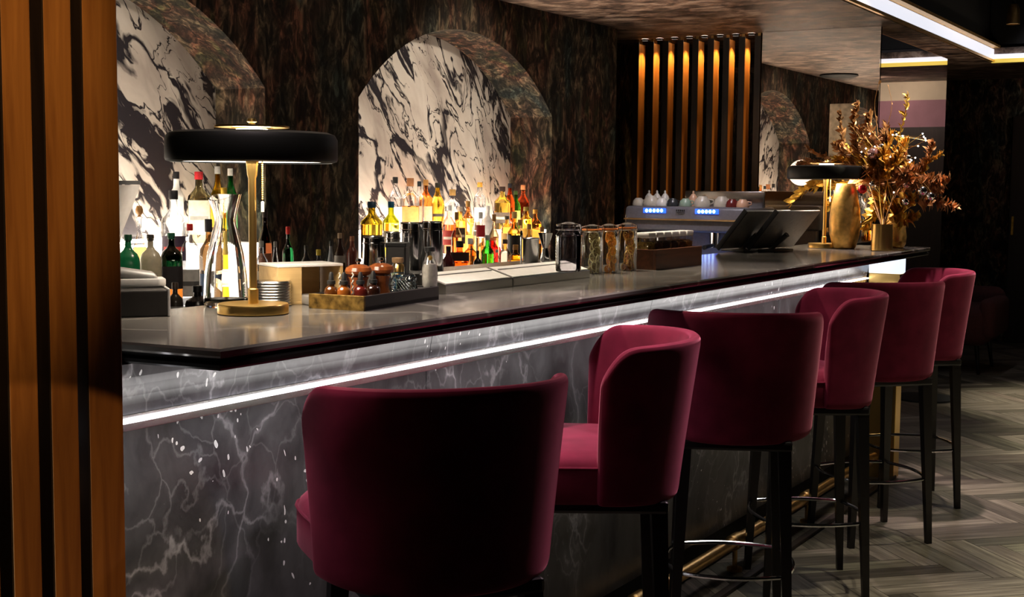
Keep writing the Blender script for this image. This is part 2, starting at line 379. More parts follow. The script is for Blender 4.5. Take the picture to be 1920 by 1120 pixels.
def copy_tree(o, parent=None):
    c = o.copy(); COL.objects.link(c)
    if parent: c.parent = parent
    for ch in [x for x in o.children]: copy_tree(ch, c)
    return c

# ================================================================ THE ROOM
DW = 3.80; CZ = 2.383; ND = .29        # back wall, ceiling height, niche depth
XM = 8.13                              # mirrored pillar
PX0, PX1 = 2.28, 3.05                  # pillar y range
CW = 1.984*DW                          # corner where the back wall steps back
# floor: herringbone of single planks in one mesh
def floor():
    bm = B(); cl = bm.loops.layers.color.new('tone'); uv = bm.loops.layers.uv.new('grain')
    W, Lp = .095, .57; rnd = random.Random(3); c45 = math.sqrt(.5)
    def rot(x, y): return (x*c45 - y*c45, x*c45 + y*c45)
    g = .0012
    n = int(Lp/W)
    for i in range(-110, 190):
        for j in range(-24, 24):
            # classic herringbone lattice
            ox = i*W + j*Lp; oy = i*W - j*Lp
            for hor in (0, 1):
                if hor: x0, y0, x1, y1 = ox, oy, ox+Lp, oy+W
                else: x0, y0, x1, y1 = ox, oy+W, ox+W, oy+W+Lp
                cx, cy = rot((x0+x1)/2, (y0+y1)/2)
                if not (-.6 < cx < 13.2 and -1.8 < cy < 2.6): continue
                if cx < 2 and cy < -0.2: continue
                t = .6 + .8*rnd.random(); ru = rnd.random()*50
                P = [(x0+g, y0+g), (x1-g, y0+g), (x1-g, y1-g), (x0+g, y1-g)]
                f = bm.faces.new([bm.verts.new((*rot(*p), 0)) for p in P])
                for lp, p in zip(f.loops, P):
                    lp[cl] = (t, t*(.97+.06*((ru*7) % 1)), t*.98, 1)
                    u_, v_ = (p[0]-x0, p[1]-y0) if hor else (p[1]-y0, p[0]-x0)
                    lp[uv].uv = (u_+ru, v_+ru)
    return bm
struct('floor', floor(), M['floor'])
bm = B(); box(bm, (4.9, 0, -.052), (17.4, 9.4, .1)); struct('floor_base', bm, M['dark'])

ARCHES = [(3.312, .92), (5.792, .918)]
Z0 = .90
def arch_pts(cx, hw, n=26):
    zs = H + .107*DW; za = H + .2135*DW; rise = za - zs
    R = (hw*hw + rise*rise)/(2*rise); cz = za - R; a = math.asin(hw/R)
    return [(cx + R*math.sin(-a + 2*a*i/n), cz + R*math.cos(-a + 2*a*i/n)) for i in range(n+1)]
# back wall with two arched niches
bm = B()
def quad(bm, P): bm.faces.new([bm.verts.new(p) for p in P])
WX0 = -3.4
xs = WX0
for cx, hw in ARCHES:
    quad(bm, [(xs, DW, 0), (cx-hw, DW, 0), (cx-hw, DW, CZ), (xs, DW, CZ)])
    quad(bm, [(cx-hw, DW, 0), (cx+hw, DW, 0), (cx+hw, DW, Z0), (cx-hw, DW, Z0)])
    A = arch_pts(cx, hw)
    for (xa, za), (xb, zb) in zip(A, A[1:]):
        quad(bm, [(xa, DW, za), (xb, DW, zb), (xb, DW, CZ), (xa, DW, CZ)])
        quad(bm, [(xa, DW, za), (xa, DW+ND, za), (xb, DW+ND, zb), (xb, DW, zb)])
    for s, (xa, za) in ((-1, A[0]), (1, A[-1])):
        quad(bm, [(xa, DW, Z0), (xa, DW+ND, Z0), (xa, DW+ND, za), (xa, DW, za)])
    quad(bm, [(cx-hw, DW, Z0), (cx+hw, DW, Z0), (cx+hw, DW+ND, Z0), (cx-hw, DW+ND, Z0)])
    xs = cx+hw
quad(bm, [(xs, DW, 0), (CW, DW, 0), (CW, DW, CZ), (xs, DW, CZ)])
quad(bm, [(CW, DW, 0), (CW, DW*1.1, 0), (CW, DW*1.1, CZ), (CW, DW, CZ)])
quad(bm, [(CW, DW*1.1, 0), (13.4, DW*1.1, 0), (13.4, DW*1.1, CZ), (CW, DW*1.1, CZ)])
o = struct('wall_back', bm, M['paper'])
for k, (cx, hw) in enumerate(ARCHES):
    bm = B(); A = arch_pts(cx, hw)
    poly = [(cx-hw, Z0)] + [(cx+hw, Z0)] + [(x, z) for x, z in reversed(A)]
    b = bmesh.new(); b.faces.new([b.verts.new((x, DW+ND-.004, z)) for x, z in poly]); merge(bm, b)
    b = bmesh.new(); b.faces.new([b.verts.new((x, DW+ND+.02, z)) for x, z in poly]); merge(bm, b)
    struct('trim_%d' % (k+1), bm, M['marble'])
# other walls
bm = B(); box(bm, (WX0, .2, 1.5), (.1, 9.4, 3.1)); struct('wall_left', bm, M['darkwall'])
bm = B(); box(bm, (5, -4.4, 1.5), (17, .1, 3.1)); struct('wall_right', bm, M['darkwall'])
bm = B(); box(bm, (12.5, 3.05, 1.5), (.1, 2.6, 3.1)); struct('wall_end', bm, M['paper'])
bm = B(); box(bm, (12.5, -1.32, 2.085), (.1, 6.14, .25)); struct('wall_lounge', bm, M['mauve'])
bm = B(); box(bm, (12.5, -1.32, .98), (.1, 6.14, 1.96)); struct('baseboard_lounge', bm, M['slatdark'])
bm = B(); box(bm, (12.5, -1.32, 2.3), (.1, 6.14, .18)); struct('trim_5', bm, M['beige'])
# low brown ceiling with the raised dark tray on the room side
TY = 2.17; TX = 10.9
bm = B()
box(bm, ((WX0+13.4)/2, (TY+4.6)/2, CZ+.06), (13.4-WX0, 4.6-TY, .12)); box(bm, ((TX+13.4)/2, (TY-4.4)/2, CZ+.06), (13.4-TX, TY+4.4, .12))
struct('ceiling', bm, M['ceil'])
bm = B(); box(bm, (4.9, -.9, 3.05), (17.4, 7, .08)); box(bm, ((WX0+TX)/2, TY+.05, 2.78), (TX-WX0, .04, .5)); box(bm, (TX+.05, -1.1, 2.78), (.04, 6.6, .5)); struct('ceiling_tray', bm, M['dark'])
# lip of the tray: LED-lit face, its light put in as emission
def bx1(c, s, m, nm, par=None, bev=0, smooth=False):
    bm = B(); box(bm, c, s, bev); return obj(nm, bm, m, par, smooth)
cv = thing('cove_light', 'glowing white cove light running along the ceiling step over the stools', 'light', (TX, TY, CZ))
cv.location = (0, 0, 0)
bx1(((WX0+TX)/2, TY-.006, CZ+.065), (TX-WX0, .012, .085), M['cove'], 'lit_face', cv)
bx1(((WX0+TX)/2, TY-.012, CZ+.014), (TX-WX0, .024, .018), M['brass'], 'lower_rim', cv)
bx1(((WX0+TX)/2, TY-.03, CZ+.125), (TX-WX0, .06, .02), M['goldrough'], 'upper_rim', cv)
cv2 = thing('cove_light', 'yellowish cove light line across the far end of the raised ceiling', 'light', (0, 0, 0))
bx1((TX-.006, TY-3.2, CZ+.05), (.012, 6.4, .035), M['cove'], 'lit_face', cv2)
bx1((TX-.012, TY-3.2, CZ+.015), (.024, 6.4, .03), M['coveyel'], 'lower_rim', cv2)
area('cove_glow_light', (8.4, TY-.12, CZ+.1), (8.4, 0, CZ-.8), 9, (.9, .9, 1), 4.5, .05)
# the mirrored pillar
bm = B(); box(bm, ((XM+9.88)/2, (PX0+PX1)/2, CZ/2), (9.88-XM-.02, PX1-PX0-.02, CZ-.002)); struct('wall_pillar', bm, M['dark'])
bm = B(); box(bm, (XM+.004, (PX0+PX1)/2, CZ/2), (.008, PX1-PX0-.004, CZ-.004)); struct('trim_6', bm, M['mirror'])
bm = B(); box(bm, ((XM+9.88)/2+.01, PX0+.004, CZ/2), (9.88-XM-.02, .008, CZ-.004)); struct('trim_7', bm, M['mirror'])
# door in the far dark wall
bm = B(); box(bm, (12.43, 2.02, 1.02), (.05, .5, 2.04), .004); d = struct('door_1', bm, M['slatdark'])
bx1((12.39, 2.235, 1.06), (.03, .02, .17), M['goldleaf'], 'door_handle', d, .004)

# track rails and spots in the raised ceiling
g = 'black track rails in the raised ceiling'
for k, (y, lab) in enumerate(((1.75, 'pale metal track rail nearest the cove, in the raised black ceiling'), (1.25, 'pale metal track rail in the middle of the raised black ceiling'), (.75, 'pale metal track rail furthest from the cove in the raised ceiling'))):
    t = thing('track_rail', lab, 'track rail', (7.5, y, 2.84), 0, g)
    bx1((0, 0, 0), (6.2, .03, .03), M['lgrey'], 'rail', t)
    for x in (-2.4, 0, 2.4): bx1((x, 0, .1), (.02, .02, .17), M['dark'], 'hanger', t)
def spotlamp(x, y, z, lab, lit=True):
    t = thing('ceiling_spotlight', lab, 'spotlight', (x, y, z), 0, 'spotlights in the raised ceiling')
    b = B(); lathe(b, [(.03, .1), (.045, .06), (.05, -.05), (.042, -.052), (.04, -.03)], 18); obj('housing', b, M['brass'] if lit else M['dark'], t)
    b = B(); lathe(b, [(.012, .1), (.012, max(.12, 3.0-z))], 8); obj('stem', b, M['dark'], t)
    if lit:
        b = B(); lathe(b, [(0, -.028), (.038, -.03)], 16, close=False); obj('lens', b, M['bulb'], t)
sp_ = atz(1900, 28, 2.72)
spotlamp(sp_.x, sp_.y, 2.70, 'small brass spotlight with a bright point, high in the raised ceiling')
for k, (a, _, _) in enumerate(SEATSPOTS): spotlamp(a[0], a[1]-.0, a[2]+.06, 'dark ceiling spotlight above bar stool %s' % ['nearest the camera', 'second from the camera', 'in the middle of the row', 'furthest from the camera'][k], False)
# dark flat speaker disc in the brown ceiling (seen in the mirror)
v_ = atz(1573, 140, CZ); b = B(); lathe(b, [(.16, 0), (.17, -.012), (.15, -.02), (0, -.02)], 32); o = obj('ceiling_speaker', b, M['dark']); o.location = (2*XM - v_.x, v_.y, CZ)
tag(o, 'dark round speaker disc set in the brown ceiling, seen in the mirror', 'speaker')
# pale stone plaque on the mirrored pillar
a_ = atx(1556, 195, XM-.02); c_ = atx(1602, 345, XM-.02)
b = B(); box(b, (XM-.012, (a_.y+c_.y)/2, (a_.z+c_.z)/2), (.022, abs(a_.y-c_.y), a_.z-c_.z), .003); o = obj('wall_plaque', b, M['plaque'])
tag(o, 'pale speckled stone plaque fixed on the mirrored pillar behind the foliage', 'plaque')

# ---------------- hanging slats (far end) with small lights between
SX = 2.14*DW
sl0 = thing('slat_screen', 'screen of nine tall wooden slats hung between the dark wall and the mirror', 'slat screen', (SX, 0, 0))
ys = [SX*math.tan(TH - math.atan((px-960)/FOC)) for px in (1186, 1411)]
ordn = ['leftmost', 'second', 'third', 'fourth', 'fifth', 'sixth', 'seventh', 'rightmost']
for k in range(9):
    y = ys[0] + (ys[1]-ys[0])*k/8
    b = B(); box(b, (.055, y, 1.185), (.10, .036, 2.33), .002); s_ = obj('slat', b, M['slat'], sl0, False)
    b = B(); box(b, (.001, y, 1.19), (.006, .040, 2.34), 0); box(b, (.05, y+.021, 1.19), (.10, .004, 2.34), 0); obj('shaded_side', b, M['slatdark'], s_, False)  # unlit slat faces covered in dark wood as painted shade
    b = B(); box(b, (.05, y, 2.365), (.06, .02, .034), .001); obj('top_bracket', b, M['brass'], s_, False)
for k in range(8):
    y = ys[0] + (ys[1]-ys[0])*(k+.5)/8
    t = thing('slat_downlight', 'small ceiling downlight in the %s gap between the wooden slats' % ordn[k], 'downlight', (SX+.02, y, CZ), 0, 'small downlights between the wooden slats')
    b = B(); lathe(b, [(.024, -.001), (.027, -.006), (.02, -.012)], 18, close=False); obj('ring', b, M['dark'], t)
    b = B(); lathe(b, [(.0, -.007), (.021, -.007)], 16, close=False); obj('lens', b, M['bulb'], t)
    spot('slat_spot', (SX+.05, y-.022, CZ-.02), (SX+.05, y+.03, 1.2), 16, (1, .62, .22), 75, .6, .01)
spot('slat_spot', (SX+.05, ys[1]-.06, CZ-.02), (SX+.05, ys[1], 1.2), 16, (1, .62, .22), 75, .6, .01)

# ---------------- near wooden posts of the screen on the left
POSTY = 1.575
def post(pl, pr_, lab, first=None):
    a = aty(pl, 350, POSTY).x; b_ = aty(pr_, 350, POSTY).x
    t = thing('screen_post', lab, 'wooden post', ((a+b_)/2, POSTY, 0), 0, 'tall wooden posts of the screen at the left')
    w_ = b_-a
    b = B(); box(b, (0, .03, CZ/2), (w_, .055, CZ), .003); obj('post', b, M['slat'], t, False)
    b = B(); box(b, (-w_/2-.001, .03, CZ/2), (.003, .058, CZ), 0); box(b, (0, .062, CZ/2), (w_, .006, CZ), 0); obj('shaded_side', b, M['slatdark'], t, False)  # post faces turned from the light, their shade put into the colour
post(-70, -14, 'brown wooden screen post mostly cut off by the left frame edge')
post(9, 66, 'orange-brown wooden screen post left of the other two in view')
post(88, 142, 'middle orange-brown wooden post of the screen at the left')
post(160, 227, 'wooden screen post standing right against the end of the bar')

# ================================================================ THE BAR
BX0, BX1 = 1.30, 6.15
FY = 1.752
bar = thing('bar_counter', 'long bar front clad in black white-veined marble with glowing light line', 'bar', (BX0, FY, 0))
bar.location = (0, 0, 0)
# lower cladding panels
cuts = [BX0, 2.02+.5, 3.74, 4.96, BX1]
for a, c in zip(cuts, cuts[1:]):
    b = B(); box(b, ((a+c)/2, FY+.03, .535), (c-a-.003, .04, .81), .002); obj('front_panel', b, M['bmarble'], bar, False)
b = B(); box(b, ((BX0+BX1)/2, FY+.045, .065), (BX1-BX0, .03, .13), .003); obj('plinth', b, M['bull'], bar, False)
# upper moulded band
for a, c in zip(cuts, cuts[1:]):
    b = B(); prof = [(0, .966), (-.004, .985), (-.006, 1.0), (-.010, 1.02), (-.014, 1.035), (-.018, 1.060), (.05, 1.060), (.05, .966)]
    vs0 = [b.verts.new((a+.001, FY+.004+p, z)) for p, z in prof]; vs1 = [b.verts.new((c-.001, FY+.004+p, z)) for p, z in prof]
    n = len(prof); b.faces.new(vs0); b.faces.new(list(reversed(vs1)))
    for i in range(n): b.faces.new((vs0[i], vs0[(i+1) % n], vs1[(i+1) % n], vs1[i]))
    bmesh.ops.recalc_face_normals(b, faces=b.faces); obj('upper_band', b, M['bmarble'], bar, False)
b = B(); box(b, ((BX0+BX1)/2, FY-.001, .956), (BX1-BX0, .012, .006), .001); obj('light_strip', b, M['led'], bar, False)
b = B(); box(b, ((BX0+BX1)/2, FY+.018, .952), (BX1-BX0, .03, .03), .001); obj('strip_channel', b, M['steel'], bar, False)
b = B(); box(b, ((BX0+BX1)/2, FY+.2, .535), (BX1-BX0-.02, .3, 1.03)); obj('core', b, M['dark'], bar, False)
b = B(); box(b, (BX1+.005, FY+.2, .5), (.02, .34, 1.0)); obj('end_panel', b, M['bmarble'], bar, False)
area('bar_strip_light', (3.7, FY-.10, .95), (3.7, FY+.05, .2), 4.5, (1, .96, .94), 4.8, .02)
area('bar_strip_light', (3.7, FY-.06, .975), (3.7, FY+.02, 1.1), 1.8, (1, .97, .94), 4.8, .02)
# polished brass pier carrying the far end of the counter, its top plate glows to imitate the LED line's reflection
b = B(); box(b, (6.205, 1.675, .49), (.09, .15, .98), .003); pier = thing('counter_pier', 'polished brass pier under the far end of the counter, its top plate glowing as a reflection of the light line', 'pier', (0, 0, 0)); obj('pier_body', b, M['gold'], pier, False)
b = B(); box(b, (6.205, 1.675, 1.02), (.09, .15, .078), .002); obj('pier_led_reflection', b, emis('painted_led_reflection', (.75, .85, 1), 1.0), pier, False)

# counter top
ct = thing('countertop', 'polished dark grey stone counter top with black stepped edge', 'counter top', (0, 0, 0))
CX0, CX1, CY0, CY1 = 1.59, 6.43, 1.53, 2.12
poly = [(1.18, 2.9), (1.18, 1.90), (CX0, CY0), (CX1, CY0-.01), (CX1, CY1), (1.75, CY1), (1.75, 2.9)]
# left end turns away behind the screen
e1 = atz(222, 641, 1.10); dirv = Vector((e1.x-CX0, e1.y-CY0, 0)).normalized()
far = Vector((CX0, CY0, 0)) + dirv*.62
poly = [(CX0, CY0), (CX1, CY0), (CX1, CY1), (1.72, CY1), (far.x+.1, far.y+.1), (far.x, far.y)]
def inset(poly, d):
    c = sum((Vector((*p, 0)) for p in poly), Vector())/len(poly); out = []
    n = len(poly)
    for i in range(n):
        p0, p1, p2 = (Vector(poly[(i-1) % n]), Vector(poly[i]), Vector(poly[(i+1) % n]))
        e0 = (p1-p0).normalized(); e2 = (p2-p1).normalized(); n0 = Vector((-e0.y, e0.x)); n2 = Vector((-e2.y, e2.x))
        k = n0+n2; out.append(tuple(p1 + k*(d/max(.35, k.dot(n0)))))
    return out
def slab(polys_z, bm):
    rings = [[bm.verts.new((x, y, z)) for x, y in p] for p, z in polys_z]; n = len(rings[0])
    bm.faces.new(list(reversed(rings[0]))); bm.faces.new(rings[-1])
    for A_, B_ in zip(rings, rings[1:]):
        for i in range(n): bm.faces.new((A_[i], A_[(i+1) % n], B_[(i+1) % n], B_[i]))
b = B(); slab([(inset(poly, .003), 1.084), (inset(poly, .0), 1.088), (poly, 1.096), (inset(poly, .004), 1.10)], b); obj('top_slab', b, M['counter'], ct, False)
b = B(); slab([(inset(poly, .022), 1.0615), (inset(poly, .010), 1.062), (inset(poly, .006), 1.066), (inset(poly, .006), 1.072), (inset(poly, .012), 1.077), (inset(poly, .010), 1.080), (inset(poly, .003), 1.084)], b)
obj('edge_moulding', b, M['bull'], ct, True)

# foot rail
fr = thing('foot_rail', 'polished brass foot rail on brackets along the bar front', 'foot rail', (0, 0, 0))
RY = 1.685; RZ = .108
b = B(); tube(b, [(BX0+.05, RY, RZ), (6.12, RY, RZ)], .022, 16); obj('rail', b, M['brass'], fr)
for x in (1.7, 2.9, 3.55, 4.35, 5.15, 6.0):
    b = B(); tube(b, [(x-.035, RY, RZ), (x-.03, RY, RZ), (x+.03, RY, RZ), (x+.035, RY, RZ)], [.024, .029, .029, .024], 16)
    tube(b, [(x, RY, RZ-.02), (x, RY-.0, .01)], .009, 10); tube(b, [(x, RY, 0), (x, RY, .012)], .028, 14)
    obj('bracket', b, M['brass'], fr)
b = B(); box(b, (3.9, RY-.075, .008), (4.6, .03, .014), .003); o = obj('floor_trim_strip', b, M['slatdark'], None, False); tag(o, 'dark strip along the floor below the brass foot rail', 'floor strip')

# ---------------- back bar cabinets, shelves and lights
bb = thing('back_bar_cabinet', 'dark back bar cabinet running along the wallpapered wall behind the counter', 'cabinet', (0, 0, 0))
bx1((4.38, 3.43, .925), (5.34, .70, .03), M['bull'], 'worktop', bb, .003)
for k in range(5): bx1((2.245+1.066*k, 3.44, .455), (1.05, .66, .90), M['slatdark'], 'cabinet_body', bb, .003)
er = thing('end_counter', 'dark low end counter carrying the espresso machine', 'cabinet', (0, 0, 0))
bx1((7.56, 3.1, .82), (.95, 1.35, .04), M['bull'], 'worktop', er, .003); bx1((7.56, 3.1, .40), (.9, 1.3, .8), M['slatdark'], 'cabinet_body', er, .003)
T1Z, T2Z, T3Z = .945, 1.03, 1.125
T1Y, T2Y, T3Y = 3.36, 3.68, 3.93
for (cx, hw), nm in zip(ARCHES, ('left', 'middle')):
    t = thing('bottle_riser', 'stepped backlit riser carrying the bottles in the %s arched niche' % nm, 'shelf', (0, 0, 0))
    bx1((cx-.20, 3.70, (T2Z+.94)/2), (hw*2-.42, .20, T2Z-.94-.004), M['ledwarm'], 'lower_step', t)
    bx1((cx-.20, 3.70, T2Z-.002), (hw*2-.42, .20, .006), M['clear'], 'lower_shelf', t)
    bx1((cx, 3.945, (T3Z+.90)/2), (hw*2-.02, .24, T3Z-.90-.006), M['ledwarm'], 'upper_step', t)
    bx1((cx, 3.945, T3Z-.003), (hw*2-.02, .24, .006), M['clear'], 'upper_shelf', t)
    bx1((cx, 4.072, T3Z+.012), (hw*2-.06, .016, .016), emis('niche_led_'+nm, (1, .92, .8), 9), 'light_strip', t)
    area('niche_light', (cx, 4.045, T3Z+.03), (cx, 4.09, 2.2), 4.4, (1, .86, .68), hw*1.9, .03)
    area('niche_front_light', (cx, 3.83, T3Z+.015), (cx, 3.98, 2.1), 5.6, (1, .85, .66), hw*1.9, .04)
    spot('niche_top_light', (cx, 2.9, CZ-.03), (cx, 4.05, 1.7), 30, SOFT, 70, .9, .03)

# ================================================================ STOOLS
def stool_parts(t):
    # seat cushion: squarish in front, rounded at the rear inside the shell
    b = B(); n = 56
    def R_(a):
        c_, s_ = abs(math.cos(a)), abs(math.sin(a))
        if math.cos(a) > 0: return 1/((c_/.250)**5+(s_/.222)**5)**.2
        return 1/((c_/.165)**2.4+(s_/.222)**2.4)**(1/2.4) if c_ < .35 else 1/((c_/.165)**2.2+(s_/.19)**2.2)**(1/2.2)
    rings = []
    for d, z in ((.05, .652), (.012, .655), (.0, .668), (.0, .735), (.006, .752), (.022, .766), (.055, .774), (.12, .779)):
        rings.append([b.verts.new(((R_(2*PI*i/n)-d)*math.cos(2*PI*i/n)+.02, (R_(2*PI*i/n)-d)*math.sin(2*PI*i/n), z)) for i in range(n)])
    b.faces.new(list(reversed(rings[0]))); b.faces.new(rings[-1])
    for A_, B_ in zip(rings, rings[1:]):
        for i in range(n): b.faces.new((A_[i], A_[(i+1) % n], B_[(i+1) % n], B_[i]))
    s = obj('seat', b, M['velvet'], t, True, 60)
    b = B(); tube(b, [((R_(2*PI*i/n)+.001)*math.cos(2*PI*i/n)+.02, (R_(2*PI*i/n)+.001)*math.sin(2*PI*i/n), .742) for i in range(n)], .003, 6, closed=True); obj('piping', b, M['velvet'], s)
    b = B(); box(b, (0, 0, .637), (.33, .33, .030), .008); obj('seat_frame', b, M['leg'], t, False)
    # wrap-around back shell
    b = B(); NU, NV = 30, 12
    def P(u, v, off):
        a = u*math.radians(84); e = abs(u)
        top = 1.03 - .012*e*e - .075*max(0, (e-.80)/.20)**2.2
        bot = .642 + .012*e*e
        z = bot + (top-bot)*v; fl = (z-.642)/.388
        rx = .232 + .050*fl**1.1 - off; ry = .236 + .032*fl**1.1 - off
        return Vector((-rx*math.cos(a) + .03, ry*math.copysign(abs(math.sin(a))**.88, a), z))
    def offs(v): return .026 + .024*math.sin(PI*min(1, max(0, v*.95)))
    ou = [[b.verts.new(P(-1+2*i/NU, j/NV, 0)) for j in range(NV+1)] for i in range(NU+1)]
    inn = [[b.verts.new(P(-1+2*i/NU, j/NV, offs(j/NV))) for j in range(NV+1)] for i in range(NU+1)]
    for i in range(NU):
        for j in range(NV):
            b.faces.new((ou[i][j], ou[i][j+1], ou[i+1][j+1], ou[i+1][j])); b.faces.new((inn[i][j], inn[i+1][j], inn[i+1][j+1], inn[i][j+1]))
        b.faces.new((ou[i][NV], inn[i][NV], inn[i+1][NV], ou[i+1][NV])); b.faces.new((ou[i][0], ou[i+1][0], inn[i+1][0], inn[i][0]))
    for j in range(NV):
        b.faces.new((ou[0][j], inn[0][j], inn[0][j+1], ou[0][j+1])); b.faces.new((ou[NU][j], ou[NU][j+1], inn[NU][j+1], inn[NU][j]))
    bmesh.ops.recalc_face_normals(b, faces=b.faces)
    o = obj('backrest', b, M['velvet'], t, True, 80); md = o.modifiers.new('round', 'SUBSURF'); md.levels = md.render_levels = 2
    for sx, sy in ((1, 1), (1, -1), (-1, 1), (-1, -1)):
        b = B(); p0 = Vector((sx*.142, sy*.142, .645)); p1 = Vector((sx*.168, sy*.166, 0))
        tube(b, [p0, p0.lerp(p1, .5), p1], [.027, .021, .015], 4); 
        obj('leg', b, M['leg'], t, False)
    b = B(); zr = .255
    c = [Vector((sx*.158, sy*.156, zr)) for sx, sy in ((1, 1), (1, -1), (-1, -1), (-1, 1))]
    pts = []
    for i in range(4):
        a, d = c[i], c[(i+1) % 4]; mid = (a+d)/2; out = Vector((mid.x, mid.y, 0)).normalized()
        for k in range(8): s_ = k/8; pts.append(a.lerp(d, s_) + out*.035*math.sin(PI*s_))
    tube(b, pts, .0065, 8, closed=True); obj('foot_ring', b, M['chrome'], t)
ST = [  # x, y, facing angle, label
 (2.015, 1.395, 55, 'burgundy velvet bar stool nearest the camera, seen from behind'),
 (2.77, 1.44, 121, 'burgundy velvet bar stool second from the camera, its seat and inner back turned to view'),
 (3.64, 1.43, 25, 'third velvet bar stool from the camera, showing only its dark rounded back'),
 (4.345, 1.425, 122, 'fourth velvet bar stool from the camera, turned so its seat and inner back show'),
 (5.11, 1.42, 45, 'fifth velvet bar stool from the camera, seen from behind with a pink-lit right edge'),
 (5.80, 1.445, 122, 'furthest velvet bar stool, beside the far counter end, inner back turned to view')]
st0 = None
for x, y, a, lab in ST:
    if st0 is None:
        st0 = t = thing('bar_stool', lab, 'bar stool', (x, y, 0), math.radians(a), 'burgundy velvet bar stools'); stool_parts(t)
    else:
        t = copy_tree(st0); t.location = (x, y, 0); t.rotation_euler = (0, 0, math.radians(a)); t['label'] = lab
# dark sofa at the far right and a small table base
M['dimvelvet'] = pbr('dark_maroon_fabric', (.06, .012, .012), .9, vary=.2)
t = thing('lounge_armchair', 'dim dark red armchair in the shadow behind the furthest stool', 'armchair', (10.35, 2.27, 0))
b = B(); box(b, (0, 0, .36), (.62, .62, .3), .08, seg=4); obj('seat', b, M['dimvelvet'], t)
b = B(); box(b, (.26, 0, .46), (.18, .66, .34), .08, seg=4); obj('backrest', b, M['dimvelvet'], t)
for s in (-1, 1):
    b = B(); box(b, (0, s*.30, .42), (.60, .12, .30), .055, seg=4); obj('armrest', b, M['dimvelvet'], t)
for sx in (-1, 1):
    for sy in (-1, 1):
        b = B(); tube(b, [(sx*.22, sy*.22, .24), (sx*.25, sy*.25, 0)], [.018, .012], 8); obj('leg', b, M['leg'], t)
t = thing('side_table', 'low black round table in the shadow beyond the furthest stool', 'table', (8.7, 2.08, 0))
b = B(); lathe(b, [(0, 0), (.20, 0), (.20, .012), (.03, .022), (0, .022)], 32); obj('base', b, M['dark'], t)
b = B(); lathe(b, [(.018, .02), (.018, .43)], 12); obj('column', b, M['dark'], t)
b = B(); lathe(b, [(0, .43), (.23, .43), (.235, .445), (.23, .46), (0, .46)], 32); obj('table_top', b, M['dark'], t)

# ================================================================ TABLE LAMPS
def lamp_parts(t):
    b = B(); lathe(b, [(0, 0), (.074, 0), (.077, .002), (.077, .020), (.075, .023), (0, .023)], 56); obj('base', b, M['gold'], t)
    b = B(); lathe(b, [(.0115, .023), (.0115, .055), (.0085, .057), (.0085, .302), (.011, .31), (.013, .335), (.018, .352), (.0205, .357), (0, .357)], 20, close=False); obj('stem', b, M['gold'], t)
    R = .184
    b = B(); lathe(b, [(R-.012, .337), (R-.002, .340), (R, .345), (R, .388), (R-.006, .399), (R-.02, .404), (.075, .408), (.072, .406), (.072, .400), (R-.022, .396), (R-.008, .386), (R-.010, .345)], 72, close=False)
    obj('shade', b, M['shadeout'], t)
    b = B(); lathe(b, [(R-.009, .340), (R-.03, .346), (.13, .352), (.03, .3555)], 72, close=False); obj('shade_lining', b, M['shadein'], t)
    b = B(); lathe(b, [(0, .411), (.034, .411), (.04, .404)], 32, close=False); obj('top_diffuser', b, M['bulb'], t)
    b = B()
    lathe(b, [(.046, .414), (.080, .414), (.080, .418), (.046, .418)], 56, close=False)
    obj('top_ring', b, M['gold'], t)
    b = B(); lathe(b, [(0, .418), (.007, .418), (.007, .425), (.011, .427), (.008, .434), (0, .435)], 16, close=False); tube(b, [(-.06, 0, .416), (.06, 0, .416)], .002, 6)
    obj('finial', b, M['gold'], t)
    ch = Vector((CR.x*.022, CR.y*.022, 0))
    b = B()
    for k in range(22): ball(b, (ch.x, ch.y, .345-k*.0042), .0022, 6)
    o = obj('pull_chain', b, M['gold'], t)
    b = B(); lathe(b, [(0, .228), (.0035, .228), (.0035, .250), (0, .252)], 10, T(ch.x, ch.y, 0), close=False); obj('pull_knob', b, M['white'], o)
L1 = atz(475, 588, 1.10)
lp = thing('table_lamp', 'large brass table lamp with black drum shade at the near end of the counter', 'table lamp', (L1.x, L1.y, 1.10), 0, 'brass table lamps'); lamp_parts(lp)
lp.scale = (.975, .975, .95)
L2 = atz(1545, 465, 1.10)
l2 = copy_tree(lp); l2.location = (L2.x, L2.y, 1.10); l2['label'] = 'small-looking brass lamp with black shade at the far end, before the vases'
for p in (L1, L2):
    l = bpy.data.lights.new('lamp_bulb', 'AREA'); l.shape = 'DISK'; l.size = .26; l.energy = 3.0; l.color = (1, .84, .66)
    o = bpy.data.objects.new('lamp_bulb_light', l); COL.objects.link(o); o.location = (p.x, p.y, 1.10+.318)

# ================================================================ THINGS ON THE COUNTER
Z = 1.10
def lname(o, s): o['label'] = s
# carafe
cA = atz(437, 578, Z)
t = thing('water_carafe', 'clear glass water carafe with pinched waist and flared spout behind the near lamp', 'carafe', (cA.x+.02, cA.y+.04, Z))
b = B(); k = 1.0
out = [(0, .0), (.044, .0), (.049, .006), (.050, .02), (.047, .07), (.040, .12), (.029, .165), (.024, .185), (.0235, .195), (.027, .215), (.034, .252)]
inn_ = [(r-.0028, z) for r, z in reversed(out[3:])] + [(.040, .012), (0, .010)]
lathe(b, out + inn_, 48, close=False); 
for v in b.verts:
    if v.co.z > .22: f_ = (v.co.z-.22)/.03; v.co.x *= 1+.12*f_; v.co.z -= .012*f_*max(0, -v.co.x/.034)
obj('glass', b, M['clearsolid'], t)
